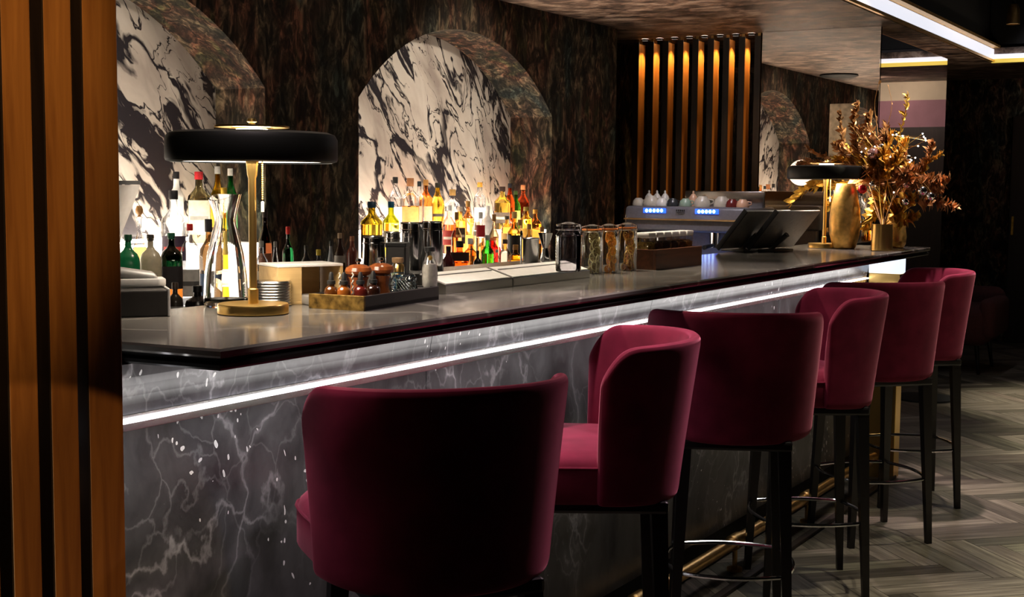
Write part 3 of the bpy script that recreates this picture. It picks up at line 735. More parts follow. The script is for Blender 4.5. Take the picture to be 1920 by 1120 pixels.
# ribbed steel stack of dishes / coasters
pS = atz(520, 576, Z)
g = 'stack of round steel coasters behind the lamp base'
c0 = None
pS = Vector((pS.x+.025, pS.y+.035, 0))
for k in range(9):
    if c0 is None:
        b = B(); lathe(b, [(0, 0), (.041, 0), (.043, .002), (.041, .0042), (.0395, .0058), (0, .0058)], 40); c0 = o = obj('steel_coaster', b, M['steel'])
    else: o = c0.copy(); COL.objects.link(o)
    o.location = (pS.x, pS.y, Z+.0064*k)
    tag(o, 'round steel coaster, %s of the stack beside the near lamp' % (['bottom one', 'second up', 'third up', 'fourth up', 'middle one', 'sixth up', 'seventh up', 'eighth up', 'topmost'][k]), 'coaster', g)
# pale open box
a_ = atz(512, 560, Z); c_ = atz(612, 560, Z)
pb = atz(572, 572, Z); t = thing('paper_box', 'open pale wooden napkin box with dark slot behind the amber dropper bottles', 'box', (pb.x+.05, pb.y+.055, Z), math.radians(-24))
w_, d_, h_ = .165, .11, .092
bx1((0, 0, h_-.003), (w_, d_, .006), M['white'], 'lid', t, .001); bx1((0, 0, .003), (w_, d_, .006), M['kraft'], 'base', t, .001)
bx1((-w_/2+.03, 0, h_/2), (.058, d_-.002, h_-.012), M['kraft'], 'side_block', t); bx1((w_/2-.003, 0, h_/2), (.006, d_-.002, h_-.012), M['kraft'], 'side_panel', t); bx1((.02, d_/2-.004, h_/2), (w_-.06, .005, h_-.012), M['kraft'], 'back_panel', t)
b = B(); box(b, (.04, -.055, .014), (.10, .10, .02), .002); o = obj('napkin_stack', b, M['screen'], None); o.parent = None; o.location = t.location; o.rotation_euler = t.rotation_euler; o.location.x -= .015
o.location.z = Z-.003
tag(o, 'small flat stack of dark napkins under the open pale box', 'napkins')
# card terminal and black till box at the near end
tb = atz(262, 585, Z)
t = thing('till_box', 'black metal box with grey corner at the near end of the counter', 'box', (tb.x-.085, tb.y+.025, Z), math.radians(-38))
bx1((0, 0, .028), (.26, .17, .054), M['tray'], 'body', t, .003); bx1((.131, 0, .029), (.006, .172, .058), M['lgrey'], 'end_plate', t, .002)
t2 = thing('card_terminal', 'grey card payment terminal with curved handle lying on the black box', 'card terminal', (tb.x-.06, tb.y+.02, Z+.0585), math.radians(-38))
b = B(); prism(b, [(-.10, -.035), (.095, -.035), (.11, -.028), (.11, .028), (.095, .035), (-.10, .035)], 0, .016, None, .003); obj('base', b, M['lgrey'], t2)
b = B(); box(b, (0, 0, 0), (.19, .058, .022), .01, seg=4)
for v in b.verts: v.co.z += .052 - ((v.co.x+.03)**2)*2.6
obj('top_arm', b, M['grey'], t2)
b = B(); box(b, (-.085, 0, .03), (.03, .05, .05), .006); obj('hinge', b, M['lgrey'], t2)
b = B(); box(b, (.03, 0, .019), (.11, .04, .006), .002); obj('keypad', b, M['dark'], t2)
# white conical thing at the left
p = aty(203, 400, 2.16)
t = thing('conical_shade', 'pale grey conical shade half hidden behind the last screen post', 'shade', (p.x-.0, 2.16, p.z-.065))
b = B(); lathe(b, [(.022, 0), (.030, .03), (.048, .075), (.066, .125), (.064, .125), (.02, .002)], 32, close=False); obj('cone', b, M['lgrey'], t)
b = B(); lathe(b, [(0, .126), (.067, .126), (.067, .134), (0, .134)], 32, close=False); obj('rim', b, M['dark'], t)
b = B(); lathe(b, [(.012, -(p.z-.065)+1.10), (.012, .0)], 12); obj('stand', b, M['dark'], t)

# tray with bottles
q = [atz(x, y, Z) for x, y in ((580, 578), (683, 584), (823, 562))]
ex = (q[2]-q[1]); ey = (q[0]-q[1]); ang = math.atan2(ex.y, ex.x)
LX, LY = ex.length, max(.14, ey.length)
t = thing('service_tray', 'low black tray with tarnished brass end, holding mills and dropper bottles', 'tray', (q[1].x, q[1].y, Z), ang)
TRAY = t
bx1((LX/2, LY/2, .005), (LX, LY, .01), M['tray'], 'bottom', t, .001)
bx1((LX/2, .004, .0165), (LX, .008, .032), M['tray'], 'side', t, .001); bx1((LX/2, LY-.004, .0165), (LX, .008, .032), M['tray'], 'side', t, .001); bx1((LX-.004, LY/2, .0165), (.008, LY-.018, .032), M['tray'], 'side', t, .001)
bx1((.002, LY/2, .0165), (.008, LY, .033), M['antique'], 'brass_end', t, .001)
def ontray(u, v): return Vector((t0.x + u*math.cos(ang)-v*math.sin(ang), t0.y + u*math.sin(ang)+v*math.cos(ang)))
t0 = t.location.copy()
def at_px(px, v, zb=Z+.010):          # on the tray: sight line column px, at distance v from its front side
    best = None
    for k in range(200):
        u = LX*k/199; P_ = ontray(u, v); d = Vector((P_.x, P_.y, zb))-CAM; s_ = 960+FOC*d.dot(CR)/d.dot(CF)
        if best is None or abs(s_-px) < best[0]: best = (abs(s_-px), P_)
    return best[1]
dd = None
DR = [(621, .100, 'amber dropper bottle at the left end of the tray, beside the brass rim', (.10, .03, .006)), (645, .070, 'second amber dropper bottle from the left on the tray, lighter than its neighbours', (.26, .075, .012)), (676, .045, 'dark red-brown dropper bottle third from the left on the tray', (.10, .012, .008)), (700, .040, 'dark dropper bottle right of the other three on the tray', (.03, .01, .006))]
for px, v, lab, colr in DR:
    P_ = at_px(px, v)
    t = thing('dropper_bottle', lab, 'dropper bottle', (P_.x, P_.y, Z+.010), 0, 'dropper bottles on the tray')
    b = B(); lathe(b, [(0, 0), (.0145, 0), (.0155, .002), (.0155, .030), (.013, .036), (.0075, .040), (.0075, .044), (0, .044)], 28); obj('glass', b, pbr('amber_glass', colr, .07, spec=.7, coat=.7), t)
    b = B(); lathe(b, [(0, .044), (.0095, .044), (.0095, .052), (.006, .053), (.0052, .066), (.003, .071), (0, .072)], 20, close=False); obj('dropper_cap', b, M['rubber'], t)
# pepper mills
for px, v, lab in ((672, .112, 'glossy brown wooden pepper mill with wide domed top, left one on the tray'), (714, .095, 'glossy brown wooden pepper mill with wide domed top, right one on the tray')):
    P_ = at_px(px, v)
    t = thing('pepper_mill', lab, 'pepper mill', (P_.x, P_.y, Z+.010), 0, 'wooden mills on the tray')
    b = B(); lathe(b, [(0, 0), (.022, 0), (.024, .005), (.021, .018), (.019, .03), (.021, .045), (.024, .052), (0, .053)], 32, close=False); obj('body', b, M['millwood'], t)
    b = B(); lathe(b, [(0, .054), (.02, .054), (.030, .060), (.032, .066), (.029, .074), (.018, .080), (.006, .082), (0, .082)], 36, close=False); obj('domed_top', b, M['millwood'], t)
    b = B(); lathe(b, [(0, .082), (.004, .082), (.004, .086), (.007, .088), (.006, .094), (0, .096)], 16, close=False); obj('knob', b, M['chrome'], t)
# twisted cord sticks
for px, v, lab in ((637, .085, 'pale twisted stirrer standing in the first gap between the dropper bottles'), (661, .06, 'pale twisted stirrer leaning between the second and third dropper bottles')):
    P_ = at_px(px, v); b = B()
    for k in range(26): ball(b, (.0015*math.cos(k*1.3), .0015*math.sin(k*1.3), .003+k*.0026), .0022, 6)
    o = obj('twisted_stirrer', b, M['ceramic']); o.location = (P_.x, P_.y, Z+.010); tag(o, lab, 'stirrer')
# cut glass jar
P_ = at_px(758, .050); t = thing('cut_glass_jar', 'round cut crystal jar with diamond pattern on the black tray', 'jar', (P_.x, P_.y, Z+.010))
b = B(); N_ = 26
pr = [(.021, 0), (.024, .004)] + [(.0295, .006+.0048*i) for i in range(1, 9)] + [(.026, .052), (.024, .055)]
lathe(b, pr, N_*2, close=True)
for v in b.verts:
    r_ = math.hypot(v.co.x, v.co.y)
    if .008 < v.co.z < .050:
        k_ = round((v.co.z-.006)/.0048); a_i = round(math.atan2(v.co.y, v.co.x)/(PI/N_)); s_ = 1.06 if (k_+a_i) % 2 else .93
        v.co.x *= s_; v.co.y *= s_
obj('glass', b, solidglass('cut_crystal', (.8, .93, 1), .02, 1.5), t, False)
# cork topped spice jar behind, blue tin, white bowl, black block
P_ = at_px(751, .115); t = thing('spice_jar', 'small clear jar with cork lid behind the cut crystal jar', 'jar', (P_.x, P_.y, Z+.010))
b = B(); lathe(b, [(0, 0), (.016, 0), (.017, .05), (.0165, .066), (.012, .074), (.012, .078)], 28, close=False); obj('glass', b, M['clear'], t)
b = B(); lathe(b, [(0, .001), (.0145, .001), (.0150, .05), (0, .052)], 20, close=False); obj('contents', b, paint((.35, .42, .25)), t)
b = B(); lathe(b, [(0, .076), (.0135, .076), (.0145, .079), (.0145, .088), (0, .089)], 24, close=False); obj('cork_lid', b, M['cork'], t)
P_ = at_px(781, .112); t = thing('blue_jar', 'small blue jar with gold lid on the tray', 'jar', (P_.x, P_.y, Z+.010))
b = B(); lathe(b, [(0, 0), (.0145, 0), (.0155, .003), (.0155, .046), (.012, .052), (0, .052)], 28, close=False); obj('body', b, paint((.02, .13, .26), .25), t)
b = B(); lathe(b, [(0, .053), (.0125, .053), (.0125, .07), (.011, .073), (0, .074)], 24, close=False); obj('gold_lid', b, M['gold'], t)
P_ = at_px(788, .045); t = thing('small_bowl', 'tiny white bowl at the right end of the tray', 'bowl', (P_.x, P_.y, Z+.010))
b = B(); lathe(b, [(0, 0), (.008, 0), (.015, .009), (.019, .02), (.017, .02), (.008, .004), (0, .003)], 28, close=False); obj('bowl', b, M['white'], t)
t['label'] = 'tiny white bowl at the right end of the tray, beside the crystal jar'
P_ = aty(746, 500, 1.985)
t = thing('black_canister', 'square black canister behind the cork-topped jar', 'canister', (P_.x, P_.y, Z), .4)
bx1((0, 0, .06), (.052, .052, .12), M['tray'], 'body', t, .004); bx1((0, 0, .123), (.055, .055, .012), M['dark'], 'lid', t, .003)
# white crystal bottle with black cap at the tray's right end
P_ = atz(813, 562, Z); t = thing('syrup_bottle', 'clear bottle of white crystals with black cap standing at the tray end', 'bottle', (P_.x+.012, P_.y+.02, Z))
b = B(); lathe(b, [(0, 0), (.0185, 0), (.0195, .003), (.0195, .075), (.017, .088), (.0105, .105), (.0105, .115)], 32, close=False); obj('glass', b, M['clear'], t)
b = B(); lathe(b, [(0, .002), (.0178, .002), (.0178, .074), (.0150, .085), (0, .087)], 28, close=False); obj('crystals', b, M['powder'], t)
b = B(); lathe(b, [(0, .116), (.0125, .116), (.0125, .126), (0, .127)], 20, close=False); obj('cap', b, M['rubber'], t)
b = B(); ball(b, (.001, 0, .1), .0065, 8); obj('herb_tuft', b, paint((.5, .3, .05)), t)

# bar mat / drip rail
m1 = atz(829, 552, Z); m2 = atz(1112, 521, Z)
MY = (m1.y+m2.y)/2; t = thing('drip_rail', 'long low steel drip rail in two sections along the inner counter edge', 'bar rail', (0, 0, 0))
xm = m1.x + (m2.x-m1.x)*.42
for a, c in ((m1.x, xm-.003), (xm+.003, m2.x)):
    b = B(); pf = [(MY, 0), (MY, .022), (MY+.002, .024), (MY+.085, .048), (MY+.20, .048), (MY+.20, 0)]
    A_ = [b.verts.new((a, y, Z+z)) for y, z in pf]; B_ = [b.verts.new((c, y, Z+z)) for y, z in pf]
    b.faces.new(A_); b.faces.new(list(reversed(B_)))
    for i in range(6): b.faces.new((A_[i], A_[(i+1) % 6], B_[(i+1) % 6], B_[i]))
    bmesh.ops.recalc_face_normals(b, faces=b.faces); s = obj('section', b, M['steel'], t, False)
    b = B(); box(b, ((a+c)/2, 0, 0), (c-a-.012, .082, .002), 0, T(0, MY+.0435, Z+.0372, 0, math.atan2(.024, .083))); obj('glare_top', b, M['white'], s, False)  # white colour stands for the glare on the steel
    b = B(); box(b, ((a+c)/2, 0, .0015), (c-a-.03, .004, .001), 0, T(0, MY+.060, Z+.0425, 0, math.atan2(.024, .083))); obj('groove', b, M['grey'], s, False)
MZ = Z+.0485
# shakers and tins
def tin(name, lab, cat, px, Y, zb, h, r0, r1, mat='steel', extra=0, grp=None):
    P_ = aty(px, 500, Y); t = thing(name, lab, cat, (P_.x, Y, zb), 0, grp)
    b = B(); w2 = .0015
    lathe(b, [(0, 0), (r0-.002, 0), (r0, .003), (r1, h-.004), (r1+.0015, h-.002), (r1, h), (r1-w2, h-.001), (r0-w2, .005), (0, .005)], 40, close=False); obj('body', b, M[mat], t)
    if extra: b = B(); lathe(b, [(r1*.995+.0005, h*.86), (r1+.002, h*.87), (r1+.002, h*.89), (r1*.995+.0005, h*.9)], 40, close=False); obj('band', b, M[mat], t)
    return t
def dims(px, w, ytop, Y, zb):
    P_ = aty(px, 500, Y); k = (Vector((P_.x, Y, 1.2))-CAM).dot(CF)/FOC
    return w*k/2, aty(px, ytop, Y).z - zb
for nm, lab, px, w, yt, Y, zb, mt, inv in (
    ('shaker_tin', 'short polished shaker tin left of the tall shakers behind the mills', 701, 43, 444, 2.04, Z, 'chrome', 1),
    ('shaker_tin', 'tall polished shaker tin, left of the two tallest behind the tray', 774, 50, 417, 2.06, Z, 'chrome', 1.0),
    ('shaker_tin', 'tall polished shaker tin, right of the two tallest, behind the crystal bottle', 810, 40, 415, 2.0, Z, 'chrome', 1.0),
    ('shaker_tin', 'small steel jigger tin peeping between the short and tall shakers', 737, 27, 435, 2.08, Z, 'steel', 1),
    ('mixing_tin', 'straight brushed steel mixing tin on the drip rail beside the jigger', 995, 31, 446, MY+.14, MZ, 'steel', 1)):
    r_, h_ = dims(px, w, yt, Y, zb)
    if nm == 'shaker_tin': r0, r1 = r_*1.15, r_*.92
    else: r0, r1 = r_*.97, r_
    tin(nm, lab, 'shaker', px, Y, zb, h_, r0 if inv else r1, r1 if inv else r0, mt, nm == 'shaker_tin', 'polished shaker tins' if nm == 'shaker_tin' else None)
r_, h_ = dims(1022, 28, 437, MY+.14, MZ); P_ = aty(1022, 500, MY+.14)
t = thing('jigger', 'double-cone steel jigger standing on the drip rail next to the ribbed jar', 'jigger', (P_.x, MY+.14, MZ))
b = B(); lathe(b, [(0, .004), (r_*.7, 0), (r_*.72, .001), (r_*.38, h_*.42), (r_*.38, h_*.46), (r_, h_), (r_*.95, h_), (r_*.3, h_*.47), (0, h_*.47)], 36, close=False); obj('cups', b, M['chrome'], t)
P2 = aty(1009, 500, MY+.12); r2_, h2_ = dims(1009, 12, 440, MY+.12, MZ)
t = thing('bar_spoon', 'twisted steel bar spoon upright between mixing tin and jigger', 'spoon', (P2.x, MY+.18, MZ)); b = B(); tube(b, [(0, 0, 0), (0, 0, h2_*.98)], .003, 8); obj('handle', b, M['chrome'], t); b = B(); ball(b, (0, 0, h2_), .008, 10, (1, .4, 1.4)); obj('bowl', b, M['chrome'], t)

# clip jars
def jar(px, yb, w, yt, lab, rib=False, fill=None, nl=None, onmat=False):
    zb = MZ if onmat else Z
    P_ = atz(px, yb, zb); fw = (P_-CAM).dot(CF)/FOC; r = w*fw/2; P_.y += r*.4; h = max(.1, aty(px, yt, P_.y+.0).z - zb)
    t = thing('clip_jar', lab, 'jar', (P_.x+r*.5, P_.y, zb), 0, 'clip-top glass jars on the counter')
    b = B()
    if rib:
        pr = [(0, 0), (r*.9, 0)] + [(r*(.96 + .025*(i % 2)), h*(.04+.03*i)) for i in range(24)] + [(r*.8, h*.80), (r*.74, h*.86)]
        lathe(b, pr, 44, close=False, rib=.012, ribn=1)
    else: lathe(b, [(0, 0), (r*.9, 0), (r*.97, h*.03), (r*.97, h*.72), (r*.92, h*.78), (r*.8, h*.83), (r*.8, h*.87)], 40, close=False)
    obj('glass', b, M['clear'] if not rib else thin('ribbed_clear_glass', (.9, .9, .95), .05, 1.6), t)
    if not rib:
        b = B(); lathe(b, [(r*.78, h*.868), (r*.93, h*.87), (r*.93, h*.895), (r*.78, h*.897)], 40, close=False); obj('rubber_seal', b, M['orangeseal'], t)
    b = B(); lathe(b, [(r*.9, h*.90), (r*.96, h*.92), (r*.96, h*.95), (r*.7, h*.965), (r*.4, h*.99), (0, h*1.0)], 40, close=False); o = obj('glass_lid', b, M['clear'], t)
    b = B(); ring = [(r*.985*math.cos(a*PI/12), r*.985*math.sin(a*PI/12), h*.84) for a in range(24)]; tube(b, ring, .0011, 6, closed=True)
    for s in (-1, 1): tube(b, [(s*r*.99, 0, h*.84), (s*r*1.03, 0, h*.9), (s*r*.97, 0, h*.96)], .0013, 6)
    tube(b, [(0, -r*1.0, h*.95), (0, -r*1.08, h*.86), (0, -r*1.0, h*.76)], .0014, 6); obj('wire_bail', b, M['steel'], t)
    if fill:
        pc, uc, kind = fill; rnd = random.Random(px); n = 14 if nl is None else nl
        for k in range(n):
            z_ = zb + h*(.07 + .68*(k/(n-1))); a = rnd.random()*2*PI; rr = r*.50
            # wheels stand against the side facing the bar stools and round the jar
            a = -PI/2 - .9 + 2.1*((k*.618) % 1) ; off = r*.80 if k % 3 else r*.3
            cx_, cy_ = t.location.x + math.cos(a)*(off-r*.28), t.location.y + math.sin(a)*(off-r*.28)
            tilt = rnd.uniform(-.35, .35)
            s = thing('citrus_slice', '', 'dried fruit', (cx_, cy_, z_), a, 'dried %s wheels in %s' % (kind, 'clip jar'))
            s.rotation_euler = (tilt, PI/2 + rnd.uniform(-.35, .3), a)
            s['label'] = 'dried %s wheel inside the %s' % (kind, lab.split(',')[0]); s['group'] = 'dried %s wheels inside the %s' % (kind, lab.split(',')[0])
            R = rr*rnd.uniform(.82, 1.02)
            b = B(); lathe(b, [(R*.84, -.0015), (R, -.0015), (R, .0015), (R*.84, .0015), (R*.84, -.0015)], 22, close=False); obj('peel_ring', b, pc, s)
            b = B()
            for q_ in range(8):
                a0 = q_*PI/4+.06; a1 = a0+PI/4-.12
                prism(b, [(R*.08*math.cos((a0+a1)/2), R*.08*math.sin((a0+a1)/2)), (R*.83*math.cos(a0), R*.83*math.sin(a0)), (R*.84*math.cos((a0+a1)/2), R*.84*math.sin((a0+a1)/2)), (R*.83*math.cos(a1), R*.83*math.sin(a1))], -.0008, .0008)
            obj('pulp', b, uc, s, False)
    return t
jar(1068, 510, 49, 416, 'ribbed empty clip jar, leftmost of the glass jars', True, onmat=True)
jar(1112, 514, 42, 420, 'clip jar of dried lime wheels, second glass jar from the left', fill=(M['peelgreen'], M['pulpgreen'], 'lime'))
jar(1143, 512, 38, 419, 'clip jar of dried orange wheels, third glass jar from the left', fill=(pbr('dried_orange_peel', (.85, .42, .06), .5, vary=.3), pbr('dried_orange_pulp', (.75, .28, .02), .5, vary=.4, bscale=80), 'orange'))
jar(1177, 508, 40, 417, 'clip jar of dried lemon wheels, rightmost, beside the wooden caddy', fill=(M['peel'], M['pulp'], 'lemon'))

# wooden caddy with small jars
q0 = atz(1227, 507, Z); q1 = atz(1318, 497, Z); q2 = atz(1196, 506, Z)
wy = (q0.y+q1.y)/2; t = thing('wooden_caddy', 'dark red-brown wooden caddy holding a row of small lidded jars', 'caddy', (q0.x, wy, Z))
LW = q1.x-q0.x; DWc = .115
bx1((LW/2, .005, .034), (LW, .010, .068), M['walnut'], 'side', t, .001); bx1((LW/2, DWc-.005, .034), (LW, .010, .068), M['walnut'], 'side', t, .001)
bx1((.005, DWc/2, .034), (.010, DWc-.021, .068), M['walnut'], 'end', t, .001); bx1((LW-.005, DWc/2, .034), (.010, DWc-.021, .068), M['walnut'], 'end', t, .001); bx1((LW/2, DWc/2, .006), (LW-.021, DWc-.021, .010), M['walnut'], 'bottom', t)
fills = [((.50, .38, .10), 'yellow dried flowers'), ((.14, .06, .03), 'dark brown spice'), ((.07, .03, .02), 'blackish spice'), ((.10, .05, .03), 'dark seeds'), ((.20, .08, .03), 'reddish-brown spice'), ((.45, .20, .05), 'orange-brown petals')]
for k, (c_, nm) in enumerate(fills):
    x = q0.x + .034 + (LW-.068)*k/5; y = wy + DWc/2
    t = thing('spice_jar', 'white-lidded square jar of %s in the wooden caddy' % nm, 'jar', (x, y, Z+.0115), 0, 'lidded jars in the wooden caddy')
    b = B(); lathe(b, [(0, 0), (.027, 0), (.028, .003), (.028, .088), (.026, .094)], 32, close=False, sq=1); obj('glass', b, M['clear'], t)
    b = B(); lathe(b, [(0, .002), (.0255, .002), (.0255, .074), (.018, .080), (0, .079)], 32, close=False, sq=1); obj('contents', b, pbr('dried_spice', c_, .8, vary=.6, bscale=140, bump=.8), t)
    b = B(); lathe(b, [(0, .0945), (.0275, .0945), (.029, .097), (.029, .109), (.027, .112), (0, .112)], 32, close=False, sq=1); obj('lid', b, M['white'], t)

# tablets on slanted stands
def tablet(pxb, pxt0, pxt1, yb, yt, lab):
    p = atz(pxb, yb, Z); t = thing('tablet_stand', lab, 'tablet', (p.x+.0, p.y+.02, Z), 0, 'slanted tablets on the counter')
    # screen faces the bartender; its grey back leans towards the stools
    return t
for px, lab in ((1399, 'grey slanted tablet on a stand, left one before the far lamp'), (1455, 'grey slanted tablet on a stand, right one nearer the far lamp')):
    p = atz(px, 471, Z)
    t = thing('tablet_stand', lab, 'tablet', (p.x, p.y, Z), math.radians(-12), 'slanted tablets on the counter')
    mx = T(0, .03, .012) @ Matrix.Rotation(math.radians(40), 4, 'X')
    b = B(); box(b, (0, 0, .112), (.36, .012, .215), .005, mx); o = obj('back_shell', b, M['screen'], t)
    b = B(); box(b, (0, .0075, .112), (.335, .003, .19), .001, mx); obj('screen', b, M['dark'], o)
    b = B(); box(b, (-.182, 0, .112), (.006, .022, .22), .001, mx); obj('black_edge', b, M['dark'], o)
    b = B(); tube(b, [(0, .03, .008), (0, -.055, .075)], .012, 10); box(b, (0, .02, .005), (.16, .12, .01), .003); obj('stand', b, M['grey'], t)

# ================================================================ ESPRESSO MACHINE and cups
MX = 7.20
a_ = atx(1170, 420, MX); c_ = atx(1398, 420, MX)
my = (a_.y+c_.y)/2; mw = a_.y-c_.y; zt = atx(1290, 388, MX).z; zb_ = .841
t = thing('espresso_machine', 'wide dark grey espresso machine with blue buttons behind the tablets', 'coffee machine', (MX, my, zb_))
hz = zt - zb_
def xprism(bm, prof, y0, y1, bev=0):
    b = bmesh.new(); A_ = [b.verts.new((x, y0, z)) for x, z in prof]; B_ = [b.verts.new((x, y1, z)) for x, z in prof]; n = len(prof)
    b.faces.new(A_); b.faces.new(list(reversed(B_)))
    for i in range(n): b.faces.new((A_[i], A_[(i+1) % n], B_[(i+1) % n], B_[i]))
    bmesh.ops.recalc_face_normals(b, faces=b.faces)
    if bev: bmesh.ops.bevel(b, geom=b.edges[:], offset=bev, segments=3, profile=.5, affect='EDGES')
    merge(bm, b)
b = B(); xprism(b, [(0, hz-.075), (.012, hz), (.5, hz), (.5, hz-.17), (-.02, hz-.15)], -mw/2, mw/2, .02); obj('head', b, M['machine'], t)
b = B(); xprism(b, [(-.026, hz-.082), (-.002, hz-.078), (-.002, hz-.072), (-.024, hz-.076)], -mw/2+.01, mw/2-.01); obj('copper_line', b, M['brass'], t)
b = B(); box(b, (.33, 0, (hz-.15)/2), (.30, mw-.06, hz-.16), .01); obj('body', b, M['machine'], t)
b = B(); box(b, (.13, 0, .035), (.32, mw-.04, .07), .01); obj('drip_tray', b, M['steel'], t)
for s in (-1, 1):
    b = B(); box(b, (.2, s*(mw/2-.012), hz/2-.02), (.42, .02, hz-.06), .01); obj('side_panel', b, M['chrome'], t)
for gy in (-.18, .18):
    b = B(); lathe(b, [(0, hz-.24), (.033, hz-.24), (.036, hz-.15), (0, hz-.15)], 24, T(.06, gy, 0)); g_ = obj('group_head', b, M['chrome'], t)
    b = B(); tube(b, [(.03, gy, hz-.225), (-.10, gy, hz-.235)], [.01, .014], 12); obj('portafilter_handle', b, M['rubber'], g_)
for c0_, sgn in ((1227, 0), (1325, 1)):
    for k in range(5):
        p = atx(c0_-14+7*k, 395+sgn*2, MX)
        b = B(); ball(b, (-.005, p.y-my, p.z-zb_), .0085, 10, (.4, 1, 1.2)); obj('button', b, M['bluewhite'] , t)
    p = atx(c0_, 395+sgn*2, MX); b = B(); box(b, (.002, p.y-my, p.z-zb_), (.006, .15, .03), .002); obj('button_backlight', b, emis('blue_button_panel', (.02, .10, .9), 1.8), t)
p = atx(1276, 396, MX); b = B()
for k in range(5): box(b, (-.003, p.y-my+.024-.012*k, p.z-zb_+.003), (.003, .008, .012))
box(b, (-.003, p.y-my, p.z-zb_-.009), (.003, .05, .003)); obj('nameplate', b, M['dark'], t, False)
b = B(); box(b, (-.045, 0, .012), (.01, mw*.5, .006), .002, T(0, -.14, .09)); obj('blue_light_bar', b, M['blue'], t)
b = B(); box(b, (.32, -.13, hz+.045), (.02, mw*.66, .10), .006); obj('cup_rail_panel', b, M['steel'], t)
# milk pitchers
for y, lab in ((-.215, 'steel milk pitcher at the left under the espresso machine spout'), (-.30, 'steel milk pitcher at the right beside the first tablet')):
    q_ = thing('milk_pitcher', lab, 'pitcher', (MX-.10, my+y, .841), 0, 'steel milk pitchers')
    b = B(); lathe(b, [(0, 0), (.045, 0), (.048, .01), (.046, .08), (.036, .12), (.040, .145), (.038, .145), (.033, .12), (.04, .02), (0, .015)], 28, T(), close=False); obj('body', b, M['chrome'], q_)
    b = B(); tube(b, [(-.036, 0, .125), (-.07, 0, .115), (-.072, 0, .06), (-.045, 0, .04)], .005, 8); obj('handle', b, M['chrome'], q_)
    q_.location.z = .841; 
    for ch in q_.children: pass
# cups on top
cups = [(1192, 'cream', 'small cream cup at the left end on the espresso machine'), (1216, 'cream', 'round cream cup second from the left on the espresso machine'), (1236, 'white', 'white cup third from the left on the espresso machine'), (1256, 'dark', 'dark charcoal cup on the espresso machine'), (1280, 'green', 'pale green cup in the middle on the espresso machine'), (1312, 'cream', 'round cream cup with a thin dark stripe left of centre on the machine'), (1345, 'cream', 'second striped cream cup, right of centre on the machine'), (1368, 'red', 'dark red cup near the right end of the machine'), (1388, 'peach', 'pale peach cup at the right end of the espresso machine')]
cc = {'cream': (.58, .54, .46), 'white': (.8, .79, .75), 'dark': (.03, .035, .04), 'green': (.30, .42, .34), 'red': (.16, .02, .02), 'peach': (.75, .45, .30)}
for px, c_, lab in cups:
    p = atx(px, 385, MX+.08); r = .038 if px not in (1216, 1312, 1345) else .05
    q_ = thing('coffee_cup', lab, 'cup', (MX+.12+ (.03 if px % 2 else 0), p.y, zt+.001), 0, 'cups on the espresso machine')
    m_ = pbr('cup_glaze_'+c_, cc[c_], .25, vary=.08)
    b = B(); lathe(b, [(0, r*1.25), (r*.5, r*1.25), (r*.52, r*1.18), (r*.85, r*.85), (r, r*.3), (r*.98, 0), (r*.93, 0), (r*.94, r*.3), (r*.8, r*.8), (0, r*1.15)], 28, close=False); obj('cup', b, m_, q_)
    b = B(); tube(b, [(0, -r*.95, r*.3), (0, -r*1.4, r*.45), (0, -r*1.4, r*.8), (0, -r*.8, r*.9)], .004, 6); obj('handle', b, m_, q_)
for k, (px, lab, c_) in enumerate(((1217, 'left of three small white pots standing behind the cups', 'white'), (1232, 'middle of three small white pots standing behind the cups', 'white'), (1247, 'right of three small white pots standing behind the cups', 'white'), (1300, 'small orange and white figure-painted cup behind the green cup', 'peach'))):
    p = atx(px, 370, MX+.24); q_ = thing('small_pot', lab, 'pot', (MX+.24, p.y, zt+.001), 0, 'small pots on the espresso machine')
    m_ = pbr('pot_glaze', cc[c_], .25, vary=.08)
    b = B(); lathe(b, [(0, 0), (.02, 0), (.028, .03), (.024, .055), (.010, .075), (0, .075)], 22, close=False); obj('body', b, m_, q_)
    b = B(); lathe(b, [(0, .075), (.005, .075), (.007, .085), (.004, .094), (0, .095)], 12, close=False); obj('knob', b, m_, q_)

# ================================================================ BOTTLES
def facing(x, y): return math.atan2(-y, -x)
PROF = {   # (radius fraction, height fraction) ; s = shoulder height, n = neck radius
 'round': [(0, 0), (.92, 0), (1, .02), (1, .60), (.94, .66), (.55, .73), (.33, .78), (.30, .90), (.34, .905), (.34, .92)],
 'wine':  [(0, 0), (.95, 0), (1, .015), (1, .55), (.9, .64), (.45, .76), (.36, .82), (.34, .93)],
 'flask': [(0, 0), (.92, 0), (1, .03), (1, .62), (.95, .69), (.78, .75), (.42, .80), (.28, .84), (.26, .93), (.31, .935), (.31, .95)],
 'squat': [(0, 0), (.9, 0), (1, .05), (1, .56), (.9, .65), (.5, .72), (.32, .76), (.30, .86), (.36, .865), (.36, .88)],
 'tall':  [(0, 0), (.95, 0), (1, .01), (1, .66), (.85, .72), (.5, .77), (.42, .82), (.40, .93)],
 'cone':  [(0, 0), (.95, 0), (1, .02), (.96, .2), (.66, .55), (.40, .72), (.3, .80), (.28, .92)],
 'decanter': [(0, 0), (.85, 0), (.95, .06), (1, .22), (.92, .38), (.5, .55), (.28, .64), (.26, .80), (.4, .82), (.4, .84)]}
def cutprof(pr, z):
    lo = []; hi = []
    for (r0, z0), (r1, z1) in zip(pr, pr[1:]):
        if z0 <= z: lo.append((r0, z0))
        if z0 <= z < z1: k = (z-z0)/(z1-z0) if z1 > z0 else 0; rr = r0+(r1-r0)*k; lo.append((rr, z)); hi.append((rr, z))
        if z1 > z: hi.append((r1, z1))
    return lo, hi
